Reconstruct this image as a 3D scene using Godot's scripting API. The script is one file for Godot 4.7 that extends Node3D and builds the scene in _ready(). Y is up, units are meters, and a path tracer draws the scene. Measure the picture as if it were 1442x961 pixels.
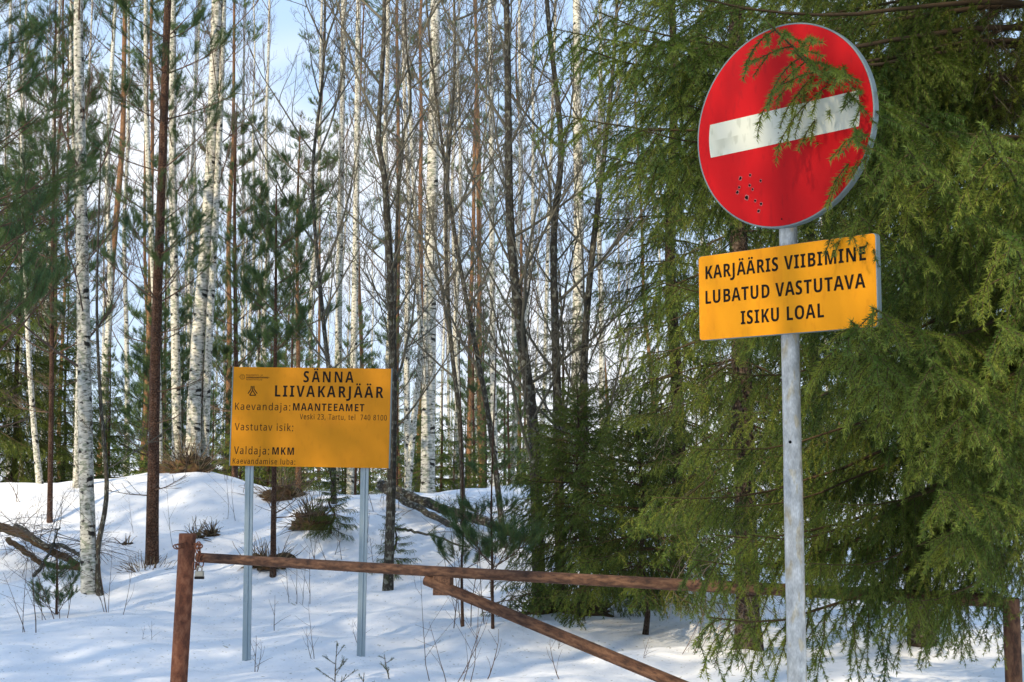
extends Node3D

# ------------------------------------------------------------------ mesh collector
class MB:
	var v := PackedVector3Array()
	var n := PackedVector3Array()
	var uv := PackedVector2Array()
	var c := PackedColorArray()
	var ix := PackedInt32Array()

	# tube along a polyline; v coordinate runs in metres, u once round
	func tube(pts: PackedVector3Array, rad: PackedFloat32Array, sides: int, col := Color.WHITE, cap := false, lumpy := 0.0, seedv := 0.0) -> void:
		var cnt := pts.size()
		if cnt < 2:
			return
		var t0: Vector3 = (pts[1] - pts[0]).normalized()
		var up := Vector3.UP if absf(t0.y) < 0.9 else Vector3.RIGHT
		var a: Vector3 = t0.cross(up).normalized()
		var run := 0.0
		var start := v.size()
		for i in cnt:
			var t: Vector3
			if i == 0:
				t = t0
			elif i == cnt - 1:
				t = (pts[i] - pts[i - 1]).normalized()
			else:
				t = (pts[i + 1] - pts[i - 1]).normalized()
			a = (a - t * a.dot(t)).normalized()
			var b: Vector3 = t.cross(a)
			if i > 0:
				run += pts[i].distance_to(pts[i - 1])
			for s in sides + 1:
				var ang := TAU * float(s) / float(sides)
				var d: Vector3 = a * cos(ang) + b * sin(ang)
				var r := rad[i]
				if lumpy > 0.0:
					r *= 1.0 + lumpy * (sin(ang * 3.0 + run * 7.0 + seedv) * 0.5 + sin(ang * 2.0 - run * 17.0 + seedv * 2.0) * 0.5)
				v.append(pts[i] + d * r)
				n.append(d)
				uv.append(Vector2(float(s) / float(sides), run))
				c.append(col)
		var w := sides + 1
		for i in cnt - 1:
			for s in sides:
				var p := start + i * w + s
				ix.append(p); ix.append(p + w); ix.append(p + 1)
				ix.append(p + 1); ix.append(p + w); ix.append(p + w + 1)
		if cap:
			for e in 2:
				var at := 0 if e == 0 else cnt - 1
				var dirn: Vector3 = (pts[0] - pts[1]).normalized() if e == 0 else (pts[cnt - 1] - pts[cnt - 2]).normalized()
				var base := v.size()
				v.append(pts[at]); n.append(dirn); uv.append(Vector2(0.5, 0.5)); c.append(col)
				for s in sides + 1:
					v.append(v[start + at * w + s]); n.append(dirn); uv.append(Vector2(float(s) / sides, 0)); c.append(col)
				for s in sides:
					if e == 0:
						ix.append(base); ix.append(base + 1 + s); ix.append(base + 2 + s)
					else:
						ix.append(base); ix.append(base + 2 + s); ix.append(base + 1 + s)

	func tri(p0: Vector3, p1: Vector3, p2: Vector3, col := Color.WHITE) -> void:
		var nn := (p2 - p0).cross(p1 - p0).normalized()
		var k := v.size()
		v.append(p0); v.append(p1); v.append(p2)
		n.append(nn); n.append(nn); n.append(nn)
		uv.append(Vector2(0, 0)); uv.append(Vector2(1, 0)); uv.append(Vector2(0.5, 1))
		c.append(col); c.append(col); c.append(col)
		ix.append(k); ix.append(k + 1); ix.append(k + 2)

	func quad(p0: Vector3, p1: Vector3, p2: Vector3, p3: Vector3, col := Color.WHITE) -> void:
		# corners run clockwise seen from the front
		var nn := (p2 - p0).cross(p1 - p0).normalized()
		var k := v.size()
		for p in [p0, p1, p2, p3]:
			v.append(p); n.append(nn); c.append(col)
		uv.append(Vector2(0, 0)); uv.append(Vector2(1, 0)); uv.append(Vector2(1, 1)); uv.append(Vector2(0, 1))
		ix.append(k); ix.append(k + 1); ix.append(k + 2)
		ix.append(k); ix.append(k + 2); ix.append(k + 3)

	# slab with chamfered front edges, centred on o, axes x y z (z to the front)
	func slab(o: Vector3, x: Vector3, y: Vector3, z: Vector3, sx: float, sy: float, sz: float, ch: float, col := Color.WHITE) -> void:
		var hx := sx / 2; var hy := sy / 2; var hz := sz / 2
		var f := []; var m := []; var b := []
		for q in [[-1, 1], [1, 1], [1, -1], [-1, -1]]:
			f.append(o + x * (q[0] * (hx - ch)) + y * (q[1] * (hy - ch)) + z * hz)
			m.append(o + x * (q[0] * hx) + y * (q[1] * hy) + z * (hz - ch))
			b.append(o + x * (q[0] * hx) + y * (q[1] * hy) - z * hz)
		quad(f[0], f[1], f[2], f[3], col)
		for i in 4:
			var j := (i + 1) % 4
			quad(m[i], m[j], f[j], f[i], col)
			quad(b[i], b[j], m[j], m[i], col)
		quad(b[1], b[0], b[3], b[2], col)

	func mesh(mats: Array, extra: MB = null) -> ArrayMesh:
		var am := ArrayMesh.new()
		var k := 0
		for q in [self, extra]:
			if q == null or q.v.size() == 0:
				continue
			var arr := []
			arr.resize(Mesh.ARRAY_MAX)
			arr[Mesh.ARRAY_VERTEX] = q.v
			arr[Mesh.ARRAY_NORMAL] = q.n
			arr[Mesh.ARRAY_TEX_UV] = q.uv
			arr[Mesh.ARRAY_COLOR] = q.c
			arr[Mesh.ARRAY_INDEX] = q.ix
			am.add_surface_from_arrays(Mesh.PRIMITIVE_TRIANGLES, arr)
			am.surface_set_material(k, mats[0 if q == self else 1])
			k += 1
		return am

# ------------------------------------------------------------------ globals
const F := 1800.0            # focal length of the photograph in its pixels
const CAM := Vector3(0, 1.5, 0)
const PITCH := 5.2
var cam_basis := Basis.from_euler(Vector3(deg_to_rad(PITCH), 0, 0))
var rng := RandomNumberGenerator.new()
var gnoise := FastNoiseLite.new()
var M := {}
var used := {}
var lib := {}

func at(px: float, py: float, d: float) -> Vector3:      # d: metres in front of the lens (horizontal)
	var r := cam_basis * Vector3((px - 721.0) / F, -(py - 480.5) / F, -1.0)
	return CAM + r * (d / -r.z)

func ray(px: float, py: float) -> Vector3:
	return cam_basis * Vector3((px - 721.0) / F, -(py - 480.5) / F, -1.0)

func ss(a: float, b: float, x: float) -> float:
	var t := clampf((x - a) / (b - a), 0.0, 1.0)
	return t * t * (3.0 - 2.0 * t)

func ground(x: float, z: float) -> float:
	var d := -z
	var side := 1.0 - ss(0.6, 3.4, x)
	var crest := 18.6 + 0.7 * sin(x * 0.45 + 1.0)
	var h := ss(13.2, crest, d) * 0.98 - ss(crest + 0.5, crest + 6.0, d) * 0.45
	h *= side
	h += 0.30 * exp(-(pow(x + 4.9, 2.0) / 2.2 + pow(d - 18.6, 2.0) / 2.0))
	h += 0.13 * exp(-(pow(x + 2.4, 2.0) / 1.2 + pow(d - 17.0, 2.0) / 1.4))
	h -= 0.10 * exp(-(pow(x + 3.1, 2.0) / 0.5 + pow(d - 16.0, 2.0) / 1.4))
	h += gnoise.get_noise_2d(x * 4.0, z * 4.0) * 0.22 * ss(8.0, 15.0, d) * (0.3 + 0.7 * side)
	h += gnoise.get_noise_2d(x * 9.0 + 40.0, z * 9.0) * 0.10 * ss(3.0, 10.0, d)
	h += gnoise.get_noise_2d(x * 30.0 + 90.0, z * 30.0) * 0.022
	return h

func numbered(base: String) -> String:
	used[base] = used.get(base, -1) + 1
	return base if used[base] == 0 else "%s_%03d" % [base, used[base]]

func thing(called: String, label: String, category: String, where: Vector3, group := "") -> Node3D:
	var o := Node3D.new()
	o.name = numbered(called)
	add_child(o)
	o.position = where
	o.set_meta("label", label)
	o.set_meta("category", category)
	if group != "":
		o.set_meta("group", group)
	return o

func part(called: String, m: Mesh, parent: Node3D, xf := Transform3D.IDENTITY) -> MeshInstance3D:
	var o := MeshInstance3D.new()
	o.name = called
	o.mesh = m
	o.transform = xf
	parent.add_child(o, true)
	return o

func solo(called: String, m: Mesh, label: String, category: String, where := Vector3.ZERO, group := "") -> MeshInstance3D:
	var o := MeshInstance3D.new()
	o.name = numbered(called)
	o.mesh = m
	o.position = where
	add_child(o)
	o.set_meta("label", label)
	o.set_meta("category", category)
	if group != "":
		o.set_meta("group", group)
	return o

func stuff(o: Node) -> void:
	o.set_meta("kind", "stuff")

func pv(a: Array) -> PackedVector3Array:
	return PackedVector3Array(a)

func rr(a: float, b: float) -> float:
	return rng.randf_range(a, b)

# ------------------------------------------------------------------ materials
func tex(w: int, h: int, f: Callable) -> ImageTexture:
	var im := Image.create(w, h, false, Image.FORMAT_RGB8)
	for y in h:
		for x in w:
			im.set_pixel(x, y, f.call(x, y))
	return ImageTexture.create_from_image(im)

func fnoise(s: int, freq: float, oct := 3) -> FastNoiseLite:
	var f := FastNoiseLite.new()
	f.seed = s
	f.noise_type = FastNoiseLite.TYPE_SIMPLEX_SMOOTH
	f.frequency = freq
	f.fractal_octaves = oct
	return f

func mat(called: String, col: Color, rough := 0.8) -> StandardMaterial3D:
	var m := StandardMaterial3D.new()
	m.resource_name = called
	m.albedo_color = col
	m.roughness = rough
	m.metallic_specular = 0.3
	M[called] = m
	return m

func bark(called: String, per_m: float, w: int, h: int, f: Callable, g: Callable, relief: float) -> StandardMaterial3D:
	var m := mat(called, Color.WHITE, 0.9)
	m.albedo_texture = tex(w, h, f)
	m.heightmap_enabled = true
	m.heightmap_scale = relief
	m.heightmap_texture = tex(w, h, g)
	m.uv1_scale = Vector3(1, per_m, 1)
	return m

func lin(r: float, g: float, b: float) -> Color:
	return Color(r, g, b).linear_to_srgb()

func make_materials() -> void:
	var n1 := fnoise(11, 1.0, 4)
	var n2 := fnoise(12, 1.0, 2)
	# round: cylinder coordinates so that the seam closes; v mirrored so that it tiles upward
	var cyl := func(x: int, y: int, w: int, h: int, k: float, l: float) -> Vector3:
		var a := TAU * x / float(w)
		return Vector3(cos(a) * k, sin(a) * k, (1.0 - absf(2.0 * y / float(h) - 1.0)) * l * PI)
	var birch_dark := func(x: int, y: int) -> float:
		var p: Vector3 = cyl.call(x, y, 128, 512, 0.55, 3.0)
		var blot := n1.get_noise_3dv(p * 1.0)
		var q: Vector3 = cyl.call(x, y, 128, 512, 0.7, 34.0)
		var dash := n2.get_noise_3dv(q)
		return clampf(ss(0.26, 0.42, blot) * 0.9 + ss(0.30, 0.5, dash) * 0.75, 0.0, 1.0)
	bark("birch_bark", 0.5, 128, 512,
		func(x, y):
			var k: float = birch_dark.call(x, y)
			var p: Vector3 = cyl.call(x, y, 128, 512, 1.2, 9.0)
			var g := n1.get_noise_3dv(p) * 0.16
			var li := ss(0.12, 0.4, n2.get_noise_3dv(p * 0.6 + Vector3(9, 3, 1)))
			var base := Color(0.77 + g, 0.755 + g, 0.705 + g).lerp(Color(0.50 + g, 0.52 + g, 0.45 + g), li * 0.8)
			return base.lerp(Color(0.16, 0.15, 0.14), k),
		func(x, y):
			var k: float = birch_dark.call(x, y)
			return Color.WHITE * (0.7 - 0.5 * k), 0.4)
	var plates := func(x: int, y: int) -> float:
		var p: Vector3 = cyl.call(x, y, 128, 256, 1.6, 3.2)
		return absf(n1.get_noise_3dv(p)) * 2.2
	for pk in [["pine_bark", Color(0.25, 0.19, 0.155), Color(0.40, 0.285, 0.22)], ["spruce_bark", Color(0.20, 0.165, 0.14), Color(0.33, 0.275, 0.235)], ["pine_bark_orange", Color(0.40, 0.29, 0.205), Color(0.60, 0.46, 0.335)]]:
		var ca: Color = pk[1]
		var cb: Color = pk[2]
		bark(pk[0], 1.0, 128, 256,
			func(x, y):
				var k: float = clampf(plates.call(x, y), 0.0, 1.0)
				var p: Vector3 = cyl.call(x, y, 128, 256, 2.6, 7.0)
				var g := n2.get_noise_3dv(p) * 0.14
				var cc := ca.lerp(cb, k)
				return Color(cc.r + g, cc.g + g, cc.b + g),
			func(x, y):
				var k: float = clampf(plates.call(x, y), 0.0, 1.0)
				return Color.WHITE * (0.2 + 0.7 * k), 0.8)
	bark("alder_bark", 0.7, 128, 256,
		func(x, y):
			var p: Vector3 = cyl.call(x, y, 128, 256, 1.0, 3.0)
			var g := n2.get_noise_3dv(p * 3.0) * 0.10
			var li := ss(0.10, 0.34, n1.get_noise_3dv(p + Vector3(5, 2, 7)))
			var mo := ss(0.2, 0.4, n1.get_noise_3dv(p * 0.8 + Vector3(15, 2, 7)))
			var cc := Color(0.27 + g, 0.25 + g, 0.22 + g).lerp(Color(0.55 + g, 0.55 + g, 0.50 + g), li * 0.8)
			return cc.lerp(Color(0.30 + g, 0.32 + g, 0.18 + g), mo * 0.5),
		func(x, y):
			var p: Vector3 = cyl.call(x, y, 128, 256, 2.5, 5.0)
			return Color.WHITE * (0.5 + 0.4 * n1.get_noise_3dv(p)), 0.5)
	var tw := mat("twig", Color.WHITE, 0.9)
	tw.vertex_color_use_as_albedo = true
	for nk in [["needles", 0.55, 0.34], ["needles_far", 0.6, 0.34]]:
		var nm := mat(nk[0], Color.WHITE, nk[1])
		nm.vertex_color_use_as_albedo = true
		nm.backlight_enabled = true
		nm.backlight = Color(0.5, 0.56, 0.30)
		nm.metallic_specular = nk[2]
	# snow
	var sn := mat("snow", Color.WHITE, 0.75)
	var s1 := fnoise(31, 0.02, 4)
	var s2 := fnoise(32, 0.16, 2)
	sn.albedo_texture = tex(512, 512, func(x: int, y: int):
		var e := 1.0
		var a := TAU * x / 512.0
		var b := TAU * y / 512.0
		var g := s2.get_noise_3d(cos(a) * 80.0 + 40.0 * cos(b), sin(a) * 80.0, sin(b) * 80.0)
		var k := s1.get_noise_3d(cos(a) * 80.0 + 40.0 * cos(b), sin(a) * 80.0, sin(b) * 80.0)
		e = 0.955 + 0.02 * k
		var speck := ss(0.56, 0.66, g) * 0.30
		return Color(e - speck, e - speck * 1.05, e + 0.006 - speck * 1.25))
	sn.uv1_triplanar = true
	sn.uv1_world_triplanar = true
	sn.uv1_scale = Vector3(0.31, 0.31, 0.31)
	sn.heightmap_enabled = true
	sn.heightmap_scale = 1.2
	sn.heightmap_texture = tex(256, 256, func(x: int, y: int):
		var a := TAU * x / 256.0
		var b := TAU * y / 256.0
		var q := Vector3(cos(a) * 70.0 + 35.0 * cos(b), sin(a) * 70.0, sin(b) * 70.0)
		return Color.WHITE * (0.5 + 0.28 * s1.get_noise_3dv(q * 2.5) + 0.12 * s2.get_noise_3dv(q * 1.5)))
	# rust
	var r1 := fnoise(41, 1.0, 4)
	for rk in [["rust", Color(0.425, 0.27, 0.205), Color(0.505, 0.345, 0.265), Color(0.345, 0.225, 0.18)], ["rust_dark", Color(0.345, 0.25, 0.20), Color(0.43, 0.325, 0.255), Color(0.255, 0.195, 0.165)]]:
		var k0: Color = rk[1]; var k1: Color = rk[2]; var k2: Color = rk[3]
		bark(rk[0], 1.0, 128, 256,
			func(x, y):
				var p: Vector3 = cyl.call(x, y, 128, 256, 0.9, 1.6)
				var e := r1.get_noise_3dv(p * 1.2)
				var f := r1.get_noise_3dv(p * 6.0 + Vector3(4, 4, 4))
				return k0.lerp(k1, ss(-0.15, 0.45, e + f * 0.5)).lerp(k2, ss(0.1, 0.45, -e + f * 0.6)),
			func(x, y):
				var p: Vector3 = cyl.call(x, y, 128, 256, 5.0, 14.0)
				return Color.WHITE * (0.5 + 0.4 * r1.get_noise_3dv(p)), 0.12)
	# galvanised steel
	var gz := bark("galvanised", 1.0, 128, 256,
		func(x, y):
			var p: Vector3 = cyl.call(x, y, 128, 256, 0.8, 1.8)
			var e := r1.get_noise_3dv(p * 1.3)
			var f := r1.get_noise_3dv(p * 7.0)
			var st := ss(0.12, 0.5, r1.get_noise_3dv(p * 0.9 + Vector3(8, 1, 3)))
			var k := 0.70 + e * 0.16 + f * 0.10
			return Color(k, k * 1.01, k * 1.0).lerp(Color(k * 0.96, k * 0.90, k * 0.76), st * 0.8),
		func(x, y):
			var p: Vector3 = cyl.call(x, y, 128, 256, 4.0, 9.0)
			return Color.WHITE * (0.5 + 0.3 * r1.get_noise_3dv(p)), 0.05)
	gz.metallic = 0.35
	gz.roughness = 0.52
	gz.metallic_specular = 0.5
	var rail := mat("zinc_channel", Color(0.60, 0.66, 0.69), 0.42)
	rail.metallic = 0.6
	rail.metallic_specular = 0.5
	var edge := mat("sign_edge", Color(0.50, 0.55, 0.56), 0.5)
	edge.metallic = 0.4
	# painted sheet: faint scratches and grime over the paint
	var painted := func(sd: int, called: String, base: Color, dirt: Color, amount: float) -> void:
		var a1 := fnoise(sd, 0.012, 4)
		var a2 := fnoise(sd + 1, 0.09, 3)
		var m := mat(called, Color.WHITE, 0.5)
		m.metallic_specular = 0.35
		m.albedo_texture = tex(256, 256, func(x: int, y: int):
			var e := ss(0.05, 0.55, a1.get_noise_2d(x * 1.0, y * 0.55)) * 0.55 + ss(0.30, 0.55, a2.get_noise_2d(x * 1.0, y * 0.3)) * 0.5
			return base.lerp(dirt, e * amount))
		m.uv1_triplanar = true
		m.uv1_scale = Vector3(1.3, 1.3, 1.3)
	painted.call(51, "red_sheet", Color(0.735, 0.012, 0.045), Color(0.62, 0.02, 0.05), 0.8)
	painted.call(53, "white_sheet", Color(0.80, 0.81, 0.755), Color(0.62, 0.63, 0.56), 0.8)
	painted.call(55, "yellow_sheet", Color(0.92, 0.60, 0.05), Color(0.84, 0.52, 0.05), 0.6)
	painted.call(57, "yellow_board", Color(0.845, 0.545, 0.035), Color(0.77, 0.475, 0.03), 0.5)
	mat("black_print", Color(0.085, 0.065, 0.05), 0.5)
	mat("faded_print", Color(0.30, 0.20, 0.07), 0.5)
	mat("hole_black", Color(0.05, 0.045, 0.04), 0.8)
	mat("chipped", Color(0.66, 0.36, 0.36), 0.7)
	mat("lock_steel", Color(0.62, 0.61, 0.57), 0.4).metallic = 0.5
	mat("lock_black", Color(0.12, 0.11, 0.10), 0.6)
	mat("plate_back", Color(0.45, 0.47, 0.47), 0.5).metallic = 0.4
	bark("rotten", 1.0, 128, 128,
		func(x, y):
			var p: Vector3 = cyl.call(x, y, 128, 128, 1.5, 2.0)
			var e := r1.get_noise_3dv(p)
			var mo := ss(0.05, 0.3, r1.get_noise_3dv(p * 0.7 + Vector3(3, 3, 3)))
			return Color(0.36 + e * 0.20, 0.28 + e * 0.17, 0.20 + e * 0.13).lerp(Color(0.30, 0.33, 0.16), mo * 0.5),
		func(x, y):
			var p: Vector3 = cyl.call(x, y, 128, 128, 4.0, 4.0)
			return Color.WHITE * (0.5 + 0.5 * r1.get_noise_3dv(p)), 1.5)

# ------------------------------------------------------------------ plant shapes
func wander(p: Vector3, dir: Vector3, length: float, segs: int, wob: float, pull: Vector3) -> PackedVector3Array:
	var out := PackedVector3Array([p])
	var d := dir.normalized()
	for i in segs:
		d = (d + Vector3(rr(-wob, wob), rr(-wob, wob), rr(-wob, wob)) + pull / segs).normalized()
		p += d * (length / segs)
		out.append(p)
	return out

func taper(cnt: int, r0: float, r1: float) -> PackedFloat32Array:
	var a := PackedFloat32Array()
	for i in cnt:
		a.append(lerpf(r0, r1, float(i) / (cnt - 1)))
	return a

func along(pts: PackedVector3Array, t: float) -> Array:   # [point, direction]
	var k := clampf(t, 0.0, 0.9999) * (pts.size() - 1)
	var i := int(k)
	return [pts[i].lerp(pts[i + 1], k - i), (pts[i + 1] - pts[i]).normalized()]

# needles round a twig
func needles(mb: MB, pts: PackedVector3Array, per_m: float, nl: float, hw: float, col: Color, lean := 0.55, from := 0.0) -> void:
	for i in pts.size() - 1:
		if float(i) / (pts.size() - 1) < from:
			continue
		var a := pts[i]
		var seg := pts[i + 1] - a
		var ln := seg.length()
		if ln < 0.0001:
			continue
		var t := seg / ln
		var u := t.cross(Vector3(0.31, 0.9, 0.2)).normalized()
		var w := t.cross(u)
		var cnt := int(ln * per_m + rng.randf())
		for k in cnt:
			var ang := rng.randf() * TAU
			var pr := u * cos(ang) + w * sin(ang)
			var dn := (t * (lean + rng.randf() * 0.35) + pr).normalized()
			var p := a + seg * rng.randf()
			var wd := dn.cross(u * sin(ang * 3.0) + t).normalized() * hw
			var sh := 0.8 + rng.randf() * 0.4
			mb.tri(p - wd, p + wd, p + dn * nl * sh, col)

const TWIG_BROWN := Color(0.085, 0.055, 0.034)
const TWIG_GREY := Color(0.16, 0.13, 0.10)

# spruce bough along +x, hanging side twigs; lod 0 near, 1 middle, 2 far
func spruce_bough(L: float, lod: int, droop: float, coarse := 1.0) -> ArrayMesh:
	var wood := MB.new()
	var leaf := MB.new()
	var per_m: float = [820.0, 280.0, 70.0][lod]
	var nl: float = [0.0165, 0.020, 0.036][lod]
	var hw: float = [0.0014, 0.0028, 0.0075][lod]
	var gap: float = [0.066, 0.072, 0.11][lod]
	var sub_gap: float = [0.052, 0.060, 0.11][lod]
	per_m /= coarse * coarse
	nl *= coarse
	hw *= coarse
	gap *= coarse
	sub_gap *= coarse
	var axis := PackedVector3Array([Vector3.ZERO])
	var p := Vector3.ZERO
	var n := 12
	var wz := rr(-0.1, 0.1)
	for i in n:
		var t := float(i + 1) / n
		var slope := -droop * 0.75 * sin(t * PI * 0.95) + 0.22 * t * t
		var d := Vector3(1.0, slope + rr(-0.06, 0.06), wz + rr(-0.09, 0.09)).normalized()
		p += d * (L / n)
		axis.append(p)
	var r0 := 0.004 + 0.0046 * L
	wood.tube(axis, taper(n + 1, r0, 0.0018), 5 if lod < 2 else 3, TWIG_BROWN)
	var tones := [Color(0.085, 0.138, 0.026), Color(0.115, 0.168, 0.029), Color(0.155, 0.205, 0.032), Color(0.200, 0.242, 0.036)]   # shoots differ in tone, wherever they grow
	needles(leaf, axis, per_m, nl, hw, tones[1], 0.55, 0.3)
	var s := L * 0.10
	var side := 1.0
	while s < L:
		var t := s / L
		var q := along(axis, t)
		side = -side
		var bl := (0.12 + 0.42 * L * 0.55 * pow(1.0 - t, 0.75) * (0.55 + 0.45 * ss(0.0, 0.35, t))) * rr(0.65, 1.2)
		bl = minf(bl, 0.62)
		var dv: Vector3 = (q[1] as Vector3) * 0.75 + Vector3(0, rr(-0.6, 0.15) - droop * 0.4, side * rr(0.25, 1.0))
		var pts := wander(q[0], dv, bl, 5, 0.13, Vector3(0.1, -1.3 * droop - 0.3, 0))
		wood.tube(pts, taper(6, 0.0022 if lod == 0 else 0.003, 0.0010 if lod == 0 else 0.0016), 3, TWIG_BROWN)
		var bare := t < 0.2 and rng.randf() < 0.7
		var col: Color = tones[rng.randi() % 4]
		if not bare:
			needles(leaf, pts, per_m, nl, hw, col)
		var s2 := 0.03
		var sd := 1.0
		while s2 < bl * 0.96:
			var t2 := s2 / bl
			var q2 := along(pts, t2)
			sd = -sd
			var sl := (0.06 + 0.34 * bl * (1.0 - t2)) * rr(0.6, 1.15)
			var perp: Vector3 = (q2[1] as Vector3).cross(Vector3.UP).normalized()
			var d2: Vector3 = (q2[1] as Vector3) * 0.8 + perp * (sd * rr(0.5, 0.9)) + Vector3(0, -0.25 - droop * 0.45 + rr(-0.2, 0.2), 0)
			var pt2 := wander(q2[0], d2, sl, 3, 0.08, Vector3(0, -0.45 * droop - 0.1, 0))
			if bare:
				if rng.randf() < 0.5:
					wood.tube(pt2, taper(4, 0.0012, 0.0007), 3, TWIG_GREY)
			else:
				if lod < 2:
					wood.tube(pt2, taper(4, 0.0012, 0.0008), 3, TWIG_BROWN)
				needles(leaf, pt2, per_m, nl, hw, col)
			s2 += sub_gap * rr(0.7, 1.3)
		s += gap * rr(0.6, 1.35) * 0.6
	return wood.mesh([M.twig, M.needles], leaf)

# pine branch along +x with brushes of long needles at the ends of its twigs
func pine_branch(L: float, lod: int, dead := false) -> ArrayMesh:
	var wood := MB.new()
	var leaf := MB.new()
	var bc := Color(0.13, 0.085, 0.055)
	var axis := wander(Vector3.ZERO, Vector3(1, rr(0.05, 0.35), rr(-0.2, 0.2)), L, 8, 0.07, Vector3(0, 0.25, 0))
	wood.tube(axis, taper(9, 0.004 + 0.0065 * L, 0.0022), 5, bc)
	var cols := [Color(0.062, 0.125, 0.052), Color(0.088, 0.155, 0.055), Color(0.115, 0.180, 0.055)]
	var per_m: float = [620.0, 260.0][lod]
	var hw: float = [0.0011, 0.0024][lod]
	var nl: float = [0.050, 0.058][lod]
	var k := 0
	var t := 0.28
	while t < 1.0:
		var q := along(axis, t)
		for s in [-1.0, 1.0]:
			if rng.randf() < 0.22:
				continue
			var sl: float = L * (0.50 * (1.0 - t) + 0.10) * rr(0.6, 1.15) + 0.06
			var dv: Vector3 = (q[1] as Vector3) * 0.85 + Vector3(0, rr(-0.1, 0.45), s * rr(0.5, 0.9))
			var pts := wander(q[0], dv, sl, 5, 0.10, Vector3(0, 0.3, 0))
			wood.tube(pts, taper(6, 0.0035, 0.0016), 3, bc)
			if dead:
				var pt3 := wander(pts[3], dv + Vector3(rr(-0.6, 0.6), rr(-0.5, 0.4), 0), sl * 0.5, 3, 0.15, Vector3.ZERO)
				wood.tube(pt3, taper(4, 0.002, 0.001), 3, TWIG_GREY)
				continue
			var col: Color = cols[rng.randi() % 3]
			needles(leaf, pts, per_m, nl, hw, col, 0.7, 0.42)
			for e in 3 + rng.randi() % 3:
				var q2 := along(pts, rr(0.45, 0.9))
				var d2: Vector3 = (q2[1] as Vector3) + Vector3(rr(-0.5, 0.5), rr(0.0, 0.6), rr(-0.7, 0.7))
				var pt2 := wander(q2[0], d2, rr(0.08, 0.2), 3, 0.08, Vector3(0, 0.2, 0))
				wood.tube(pt2, taper(4, 0.002, 0.0012), 3, bc)
				needles(leaf, pt2, per_m, nl, hw, col, 0.7)
			k += 1
		t += rr(0.10, 0.17)
	if not dead:
		needles(leaf, axis, per_m, nl, hw, cols[1], 0.7, 0.72)
	return wood.mesh([M.twig, M.needles_far], leaf)

# leafless limb along +x that forks twice
func bare_limb(L: float, up: float, wob: float, fork: float, levels: int, col: Color, r0: float, minr := 0.0022) -> ArrayMesh:
	var wood := MB.new()
	_fork(wood, Vector3.ZERO, Vector3(1, up * 0.4, 0), L, r0, levels, up, wob, fork, col, minr)
	return wood.mesh([M.twig])

func _fork(wood: MB, p: Vector3, d: Vector3, L: float, r: float, level: int, up: float, wob: float, fork: float, col: Color, minr: float) -> void:
	var segs := 7 if level >= 2 else (5 if level == 1 else 3)
	var pts := wander(p, d, L, segs, wob, Vector3(0, up, 0))
	wood.tube(pts, taper(segs + 1, maxf(r, minr), maxf(r * 0.3, minr * 0.6)), 5 if level >= 2 else 3, col)
	if level <= 0:
		return
	var t := 0.18 + rr(0.0, 0.15)
	while t < 0.98:
		var q := along(pts, t)
		var dir: Vector3 = q[1]
		var e := Vector3(rr(-1, 1), rr(-0.55, 1), rr(-1, 1))
		e = (e - dir * e.dot(dir)).normalized()
		var nd := (dir + e * rr(0.6, 1.1)).normalized()
		_fork(wood, q[0], nd, L * rr(0.32, 0.58) * (1.15 - 0.6 * t), r * 0.55 * (1.1 - 0.6 * t), level - 1, up, wob * 1.1, fork, col, minr)
		t += fork * rr(0.6, 1.5)

func aim(where: Vector3, out: Vector3, size: float, roll := 0.0) -> Transform3D:
	var x := out.normalized()
	var u := Vector3.UP if absf(x.y) < 0.95 else Vector3(0, 0, 1)
	var z := x.cross(u).normalized()
	var y := z.cross(x).normalized()
	var b := Basis(x, y, z)
	b = b * Basis(Vector3(1, 0, 0), roll)
	return Transform3D(b.scaled_local(Vector3(size, size, size)), where)

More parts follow.
